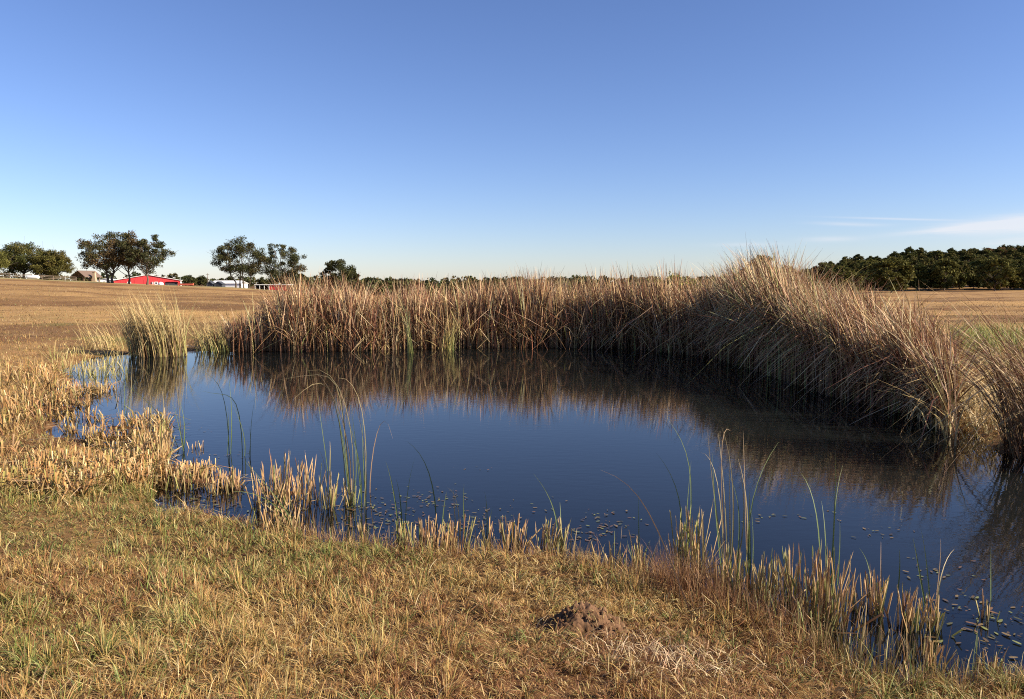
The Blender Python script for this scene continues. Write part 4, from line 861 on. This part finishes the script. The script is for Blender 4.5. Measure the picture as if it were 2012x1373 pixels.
# ------------------------------------------------------------------ grass
MC, _z = base_depth(1148, 1262)
SOILC, _z2 = base_depth(1285, 1300)
STRAW = [(.52, .36, .125), (.66, .51, .23), (.46, .275, .09), (.34, .175, .06)]
GRN = [(.20, .23, .055), (.27, .28, .08), (.15, .19, .045)]
REDB = [(.28, .13, .055), (.36, .19, .08), (.22, .11, .05)]
def scatter(n, D0, D1, a0=-.95, a1=.95):
    D = np.exp(rng.uniform(math.log(D0), math.log(D1), n)); a_ = rng.uniform(a0, a1, n)
    return D * a_, D
def grass(n, D0, D1, S, hmul, wmul, lay, uniform=False, dk=1.0):
    if uniform: D = np.sqrt(rng.uniform(D0 ** 2, D1 ** 2, n)); x = D * rng.uniform(-.95, .95, n); y = D
    else: x, y = scatter(n, D0, D1)
    # tufts: pull two thirds of the blades towards tuft centres
    cell = .11; jx = (np.floor(x / cell) + .5 + (hash2(np.floor(x / cell), np.floor(y / cell), 81) - .5) * .9) * cell; jy = (np.floor(y / cell) + .5 + (hash2(np.floor(x / cell), np.floor(y / cell), 82) - .5) * .9) * cell
    tu = (rng.random(n) < .7) & (y < 14); th_ = hash2(np.floor(x / cell), np.floor(y / cell), 83)
    ox, oy = x - jx, y - jy
    x = np.where(tu, jx + (x - jx) * .32, x); y = np.where(tu, jy + (y - jy) * .32, y)
    d = pond_d(x, y)
    soilm = np.exp(-(((x - SOILC.x) / .30) ** 2 + ((y - SOILC.y) / .16) ** 2)) + np.exp(-(((x - MC.x) / .16) ** 2 + ((y - MC.y - .06) / .12) ** 2)) * .98
    cover = fbm(x * 1.1, y * 1.1, 91, 3)
    keep = (d > .03) & (rng.random(n) > soilm * 1.1) & (rng.random(n) < np.clip(-.35 + 2.7 * cover, .3, 1))
    x, y, d, ox, oy, tu, th_, soilm = [v[keep] for v in (x, y, d, ox, oy, tu, th_, soilm)]; n = len(x)
    z = terrain(x, y)
    gn = fbm(x * .9, y * .9, 95, 3) + .10 * np.exp(-((x + 2.8) / 1.6) ** 2 - ((y - 5.8) / 1.0) ** 2)
    gprob = smooth(.50, .68, gn) * .55 * smooth(18, 9, y) + .06 + .22 * (th_ > .84)
    rprob = smooth(.5, .68, fbm(x * .8 + 30, y * .8, 97, 3)) * .45 + .12
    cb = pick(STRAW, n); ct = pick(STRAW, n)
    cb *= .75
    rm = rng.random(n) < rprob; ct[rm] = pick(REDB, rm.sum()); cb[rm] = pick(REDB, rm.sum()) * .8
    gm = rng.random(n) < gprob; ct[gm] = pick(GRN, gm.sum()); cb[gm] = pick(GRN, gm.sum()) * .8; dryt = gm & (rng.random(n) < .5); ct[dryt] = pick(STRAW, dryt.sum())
    L = np.clip(rng.normal(.075, .028, n), .02, .2) * hmul * (.55 + 1.0 * th_ ** 2) * (.7 + .7 * vnoise(x * 3, y * 3, 99)) * (1 + .5 * np.exp(-(d / .5) ** 2))
    mat_ = smooth(.52, .62, fbm(x * 1.5, y * 1.5, 101, 3)) * (y < 12)
    le = np.clip(np.abs(rng.normal(.45, .3, n)), .03, .95); ly = rng.random(n) < lay + .45 * mat_; L *= 1 - .3 * mat_; le[ly] = .95; L[ly] *= 1.1
    ld = unit(np.stack([ox, oy], 1) + rng.normal(0, .035, (n, 2)))
    z = z + np.where(ly, rng.uniform(0, .03, n), -.005)
    return blades(np.stack([x, y, z], 1), L, ld, le, wmul * rng.uniform(.5, 1.2, n) * (1 + y / 25), cb * dk * .8, ct * dk, S=S, droop=.3)  # blade roots darkened in colour for shadow contrast
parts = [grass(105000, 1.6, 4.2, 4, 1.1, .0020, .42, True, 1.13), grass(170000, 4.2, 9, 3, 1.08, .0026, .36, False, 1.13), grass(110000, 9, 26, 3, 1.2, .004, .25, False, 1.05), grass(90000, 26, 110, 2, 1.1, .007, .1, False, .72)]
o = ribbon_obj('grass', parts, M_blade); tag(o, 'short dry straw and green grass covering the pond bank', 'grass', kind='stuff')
# broad green tufts and a strip of fresh green weeds behind the leaning reeds
TX = []; 
for _ in range(75):
    D = random.uniform(2.4, 7.5); xx = D * random.uniform(-.75, .6); d0 = float(pond_d(np.array([xx]), np.array([D]))[0])
    if d0 > .25: TX.append((xx, D, random.uniform(.03, .07), random.randint(14, 34)))
tp = []
for xx, yy, rr_, nb in TX:
    ox_ = rng.normal(0, rr_, nb); oy_ = rng.normal(0, rr_, nb); tp.append(np.stack([xx + ox_, yy + oy_], 1))
tp = np.concatenate(tp); nb = len(tp)
tufts = blades(np.column_stack([tp, terrain(tp[:, 0], tp[:, 1]) - .005]), rng.uniform(.06, .16, nb), rdir(nb), np.clip(np.abs(rng.normal(.5, .25, nb)), .05, .95), rng.uniform(.0022, .0042, nb), pick([(.09, .12, .03), (.13, .16, .04)], nb), pick([(.15, .19, .05), (.22, .25, .075), (.46, .36, .15)], nb), S=4, droop=.4)
o = ribbon_obj('green_tufts', [tufts], M_blade); tag(o, 'darker green grass tufts scattered through the dry bank', 'grass', kind='stuff')
n = 2600; px_ = rng.normal(1915, 60, n); row_ = rng.normal(668, 14, n); B = np.array([on_z(a_, b_, .3)[:2] for a_, b_ in zip(px_, row_)])
gw = blades(np.column_stack([B, terrain(B[:, 0], B[:, 1])]), rng.uniform(.15, .45, n), rdir(n), np.clip(np.abs(rng.normal(.4, .25, n)), .05, .95), rng.uniform(.006, .014, n), pick([(.16, .19, .04)], n), pick([(.30, .33, .07), (.42, .40, .12)], n), S=4, droop=.4)
o = ribbon_obj('green_weeds', [gw], M_blade); tag(o, 'bright green weeds behind the gap in the leaning reeds', 'weeds', kind='stuff')
# loose straw pieces, flat
n = 750; x, y = scatter(n, 2.2, 8); d = pond_d(x, y); k_ = d > .1; x, y = x[k_], y[k_]; n = len(x)
straw = blades(np.stack([x, y, terrain(x, y) + rng.uniform(.01, .045, n)], 1), rng.uniform(.06, .22, n), rdir(n), np.full(n, .965), rng.uniform(.0013, .0027, n), pick([(.58, .44, .22), (.64, .52, .30)], n), pick([(.58, .44, .22), (.50, .33, .15)], n), S=4, droop=.3, taper=.4)
# more straw over the bare soil and mound shoulder
n2 = 260; x = SOILC.x + rng.normal(0, .22, n2); y = SOILC.y + rng.normal(-.06, .12, n2)
s2 = blades(np.stack([x, y, terrain(x, y) + rng.uniform(.005, .03, n2)], 1), rng.uniform(.06, .2, n2), rdir(n2), np.full(n2, .965), rng.uniform(.0014, .003, n2), pick([(.62, .46, .26), (.40, .22, .12), (.7, .58, .38)], n2), pick([(.62, .46, .26)], n2), S=4, droop=.3, taper=.4)
o = ribbon_obj('loose_straw', [straw, s2], M_blade); tag(o, 'loose pale straw lying on the grassy bank', 'straw', kind='stuff')
# shoreline weeds
def weeds(n, p0, p1, spread, h, pal, w=.0012):
    idx = [i for i, s in enumerate(SHORE_PX[:17])]
    PX = np.array([s[0] for s in SHORE_PX[:17]])[::-1]; X = PA[:17, 0][::-1]; Y = PA[:17, 1][::-1]
    px_ = rng.uniform(p0, p1, n); x = np.interp(px_, PX, X) + rng.normal(0, spread, n); y = np.interp(px_, PX, Y) + rng.normal(-.06, spread, n)
    z = np.maximum(terrain(x, y, False), -.02); return blades(np.stack([x, y, z], 1), h * rng.uniform(.5, 1.25, n), rdir(n), np.clip(np.abs(rng.normal(.3, .2, n)), .03, .9), w * rng.uniform(.7, 1.4, n), pick(REDB, n), pick(pal, n), S=4, droop=.4)
WP = [(.24, .125, .06), (.38, .24, .12), (.15, .07, .035)]
parts = [weeds(1300, 1280, 1560, .14, .24, WP), weeds(1900, 560, 1280, .10, .15, WP + STRAW), weeds(1500, 1560, 2012, .09, .13, WP + GRN), weeds(500, 1290, 1380, .10, .34, WP)]
o = ribbon_obj('shoreline_weeds', parts, M_blade); tag(o, 'fine reddish brown weeds fringing the near waterline', 'weeds', kind='stuff')

def shoots(n, p0, p1, off, spread, h, pal_b, pal_t, w=.0032):
    PX = np.array([s_[0] for s_ in SHORE_PX[:17]])[::-1]; X = PA[:17, 0][::-1]; Y = PA[:17, 1][::-1]
    px_ = rng.uniform(p0, p1, n); k_ = vnoise(px_ / 22., px_ * 0, 131) > .38; px_ = px_[k_]; n = len(px_)
    x = np.interp(px_, PX, X) + rng.normal(0, spread, n); y = np.interp(px_, PX, Y) + off + rng.normal(0, spread, n)
    z = np.clip(terrain(x, y, False), -.06, .3)
    return blades(np.stack([x, y, z], 1), h * rng.uniform(.35, 1.35, n) * (.6 + .8 * vnoise(px_ / 9., px_ * 0, 133)), rdir(n), np.clip(np.abs(rng.normal(.14, .14, n)), .02, .8), w * rng.uniform(.6, 1.4, n), pick(pal_b, n), pick(pal_t, n), S=5, droop=.3, kink=.12, taper=.8)
SB = [(.10, .13, .035), (.16, .10, .045), (.09, .055, .025)]; STP = [(.24, .26, .08), (.46, .31, .15), (.34, .20, .09), (.55, .42, .22)]
o = ribbon_obj('shoreline_shoots', [shoots(420, 560, 1300, .12, .10, .20, SB, STP), shoots(760, 1300, 1880, .22, .16, .24, SB, STP), shoots(160, 1700, 2010, .12, .10, .13, SB, STP)], M_reed)
tag(o, 'short mixed green and tan shoots fringing the near shallows', 'shoots', kind='stuff')

# ------------------------------------------------------------------ pondweed
def pad_mesh(seed, col):
    g_ = np.random.default_rng(seed); m = 12; an = np.linspace(0, 2 * math.pi, m, endpoint=False); rx, ry = 1.0, g_.uniform(.24, .42)
    P = np.stack([np.cos(an) * rx * (1 - .15 * (np.cos(an) > .9)), np.sin(an) * ry * (1 + .12 * np.cos(an)), .06 * np.cos(an) ** 2 * g_.uniform(-.5, 1.2) + .02], 1); V = np.concatenate([[[0, 0, 0.03]], P])
    T = np.array([(0, 1 + i, 1 + (i + 1) % m) for i in range(m)]); C = np.tile(np.array(col), (m + 1, 1)) * (1 + g_.normal(0, .1, (m + 1, 1)))
    return raw_mesh('floating_leaf', V, [T], C, [M_leaf2], True)
M_leaf2 = leaf_mat('pondweed_leaf', .05, .35, .5, .3, 8)
PADS = [pad_mesh(200 + i, c) for i, c in enumerate([(.15, .115, .035), (.22, .15, .055), (.085, .08, .025), (.19, .20, .055), (.17, .09, .035), (.10, .065, .028)])]
pc = on_z(1935, 1235); po = empty('pondweed_patch', (pc.x, pc.y, 0))
for i in range(85):
    u_ = random.gauss(1945, 62); v_ = random.gauss(1232, 36)
    if not (1170 < v_ < 1300 and 1810 < u_ < 2150): continue
    c = on_z(u_, v_); s = random.choice([.010, .014, .018, .027]) * random.uniform(.8, 1.2)
    link_obj('floating_leaf', random.choice(PADS), po, (c.x - pc.x, c.y - pc.y, .004 + i * .00008), (random.gauss(0, .05), random.gauss(0, .05), random.uniform(0, 6.28)), (s, s, s))
tag(po, 'olive floating pondweed leaves round the few bare stalks', 'pondweed')
def pads_stuff(spots):
    Vs, Ts, Cs = [], [], []; off = 0
    for (px_, py_, sx, sy, n) in spots:
        for _ in range(int(n * .75)):
            u_, v_ = random.gauss(px_, sx), random.gauss(py_, sy)
            c = on_z(u_, v_)
            m = PADS[random.randrange(6)]; s = random.uniform(.010, .026); an = random.uniform(0, 6.28)
            V = np.empty(len(m.vertices) * 3); m.vertices.foreach_get('co', V); V = V.reshape(-1, 3) * s; R_ = np.array([[math.cos(an), -math.sin(an), 0], [math.sin(an), math.cos(an), 0], [0, 0, 1]])
            C = np.empty(len(V) * 4); m.attributes['Col'].data.foreach_get('color', C)
            Vs.append(V @ R_.T + np.array([c.x, c.y, .003 + random.random() * .006])); Cs.append(C.reshape(-1, 4)[:, :3]); Ts.append(np.array([(0, 1 + i, 1 + (i + 1) % 12) for i in range(12)]) + off); off += len(V)
    return raw_mesh('pondweed', np.concatenate(Vs), [np.concatenate(Ts)], np.concatenate(Cs), [M_leaf2], True)
me = pads_stuff([(800, 1000, 55, 16, 100), (740, 1025, 40, 16, 90), (860, 975, 45, 9, 50), (690, 1000, 40, 20, 70), (1000, 1005, 70, 16, 50), (930, 1035, 40, 14, 60), (1150, 1052, 50, 10, 70), (1195, 1030, 30, 12, 40), (1180, 1012, 30, 6, 14), (390, 985, 40, 12, 90), (440, 895, 40, 6, 26), (500, 1000, 40, 12, 50), (935, 920, 20, 4, 7), (1540, 1015, 60, 6, 26), (1740, 1050, 40, 8, 22), (1850, 1120, 60, 14, 26), (1900, 1180, 40, 14, 30), (395, 845, 25, 4, 8)])
tag(link_obj('pondweed', me), 'scattered floating pondweed leaves along the near shallows', 'pondweed', kind='stuff')

# ------------------------------------------------------------------ dirt mound
na, nr_ = 130, 50; V = []; C = []
for j in range(nr_):
    rr = j / (nr_ - 1)
    for i in range(na):
        an = 2 * math.pi * i / na; prof = (1 - rr ** 2.2) ** .85 if rr < 1 else 0
        rad = .205 * rr * (1 + .16 * math.sin(2 * an + .6) + .08 * math.sin(5 * an))
        V.append((rad * math.cos(an) * 1.12, rad * math.sin(an) * .85, 0.165 * prof - .03))
V = np.array(V); nzv = fbm(V[:, 0] * 18 + 3, V[:, 1] * 18 + V[:, 2] * 14, 61, 4) - .5; nz2 = vnoise(V[:, 0] * 55, V[:, 1] * 55 + V[:, 2] * 50, 63) - .5
nz3 = fbm(V[:, 0] * 40 + 9, V[:, 1] * 40 + V[:, 2] * 35, 66, 3) - .5
V[:, 2] += (nzv * .07 + nz2 * .022 + nz3 * .045); V[:, 0] += nzv * .05 + nz3 * .03; V[:, 1] += nz3 * .03; V[:, 0] += nzv * .0 - .03 * smooth(.05, .18, V[:, 2]); V[:, 1] += nz2 * .02
ii = np.arange((nr_ - 1) * na); j, i = ii // na, ii % na; Q = np.stack([j * na + i, j * na + (i + 1) % na, (j + 1) * na + (i + 1) % na, (j + 1) * na + i], 1)
C = np.array([.12, .068, .038]) * (1 + nzv[:, None] * 1.2 + nz3[:, None] * 1.5) 
mo = empty('dirt_mound', (MC.x, MC.y + .06, gz(MC.x, MC.y) - .005)); link_obj('soil_heap', raw_mesh('soil_heap', V, [Q], C, [M_soil_col], True), mo)
import bmesh
def clod_mesh(seed):
    b_ = bmesh.new(); bmesh.ops.create_icosphere(b_, subdivisions=2, radius=1); g_ = np.random.default_rng(seed)
    for v in b_.verts: v.co *= 1 + g_.normal(0, .13)
    me = bpy.data.meshes.new('clod'); b_.to_mesh(me); b_.free(); at = me.attributes.new('Col', 'FLOAT_COLOR', 'POINT')
    for q_ in at.data: q_.color = (.15, .078, .04, 1)
    me.materials.append(M_soil_col); return me
CLM = [clod_mesh(i) for i in range(3)]
for i in range(130):
    an = random.uniform(0, 6.28); r_ = random.uniform(.04, .34); s = random.uniform(.003, .014); zz_ = .165 * max(0, 1 - (r_ / .21) ** 2.2) ** .85 - .02 if r_ < .21 else .0
    link_obj('clod', CLM[i % 3], mo, (r_ * math.cos(an) * 1.12, r_ * math.sin(an) * .85, zz_), (random.random() * 6, random.random() * 6, 0), (s, s * .9, s * .75))
nb = 170; an_ = rng.uniform(0, 6.28, nb); rr_ = rng.uniform(.3, 1.25, nb) * .2; zz2 = .165 * np.clip(1 - (rr_ / .205) ** 2.2, 0, 1) ** .85 - .025
oo = ribbon_obj('dry_grass', [blades(np.stack([rr_ * np.cos(an_) * 1.12, rr_ * np.sin(an_) * .85, zz2], 1), rng.uniform(.03, .10, nb), rdir(nb), np.clip(np.abs(rng.normal(.6, .25, nb)), .05, .95), rng.uniform(.001, .002, nb), pick(STRAW, nb) * .8, pick(STRAW + GRN, nb), S=4, droop=.4)], M_blade, mo); oo['kind'] = 'stuff'
tag(mo, 'crumbly reddish brown dirt mound in the dry grass', 'mound')
import sys; print('tris', sum(len(m.loops) - 2 * len(m.polygons) for m in bpy.data.meshes), 'objects', len(bpy.data.objects))
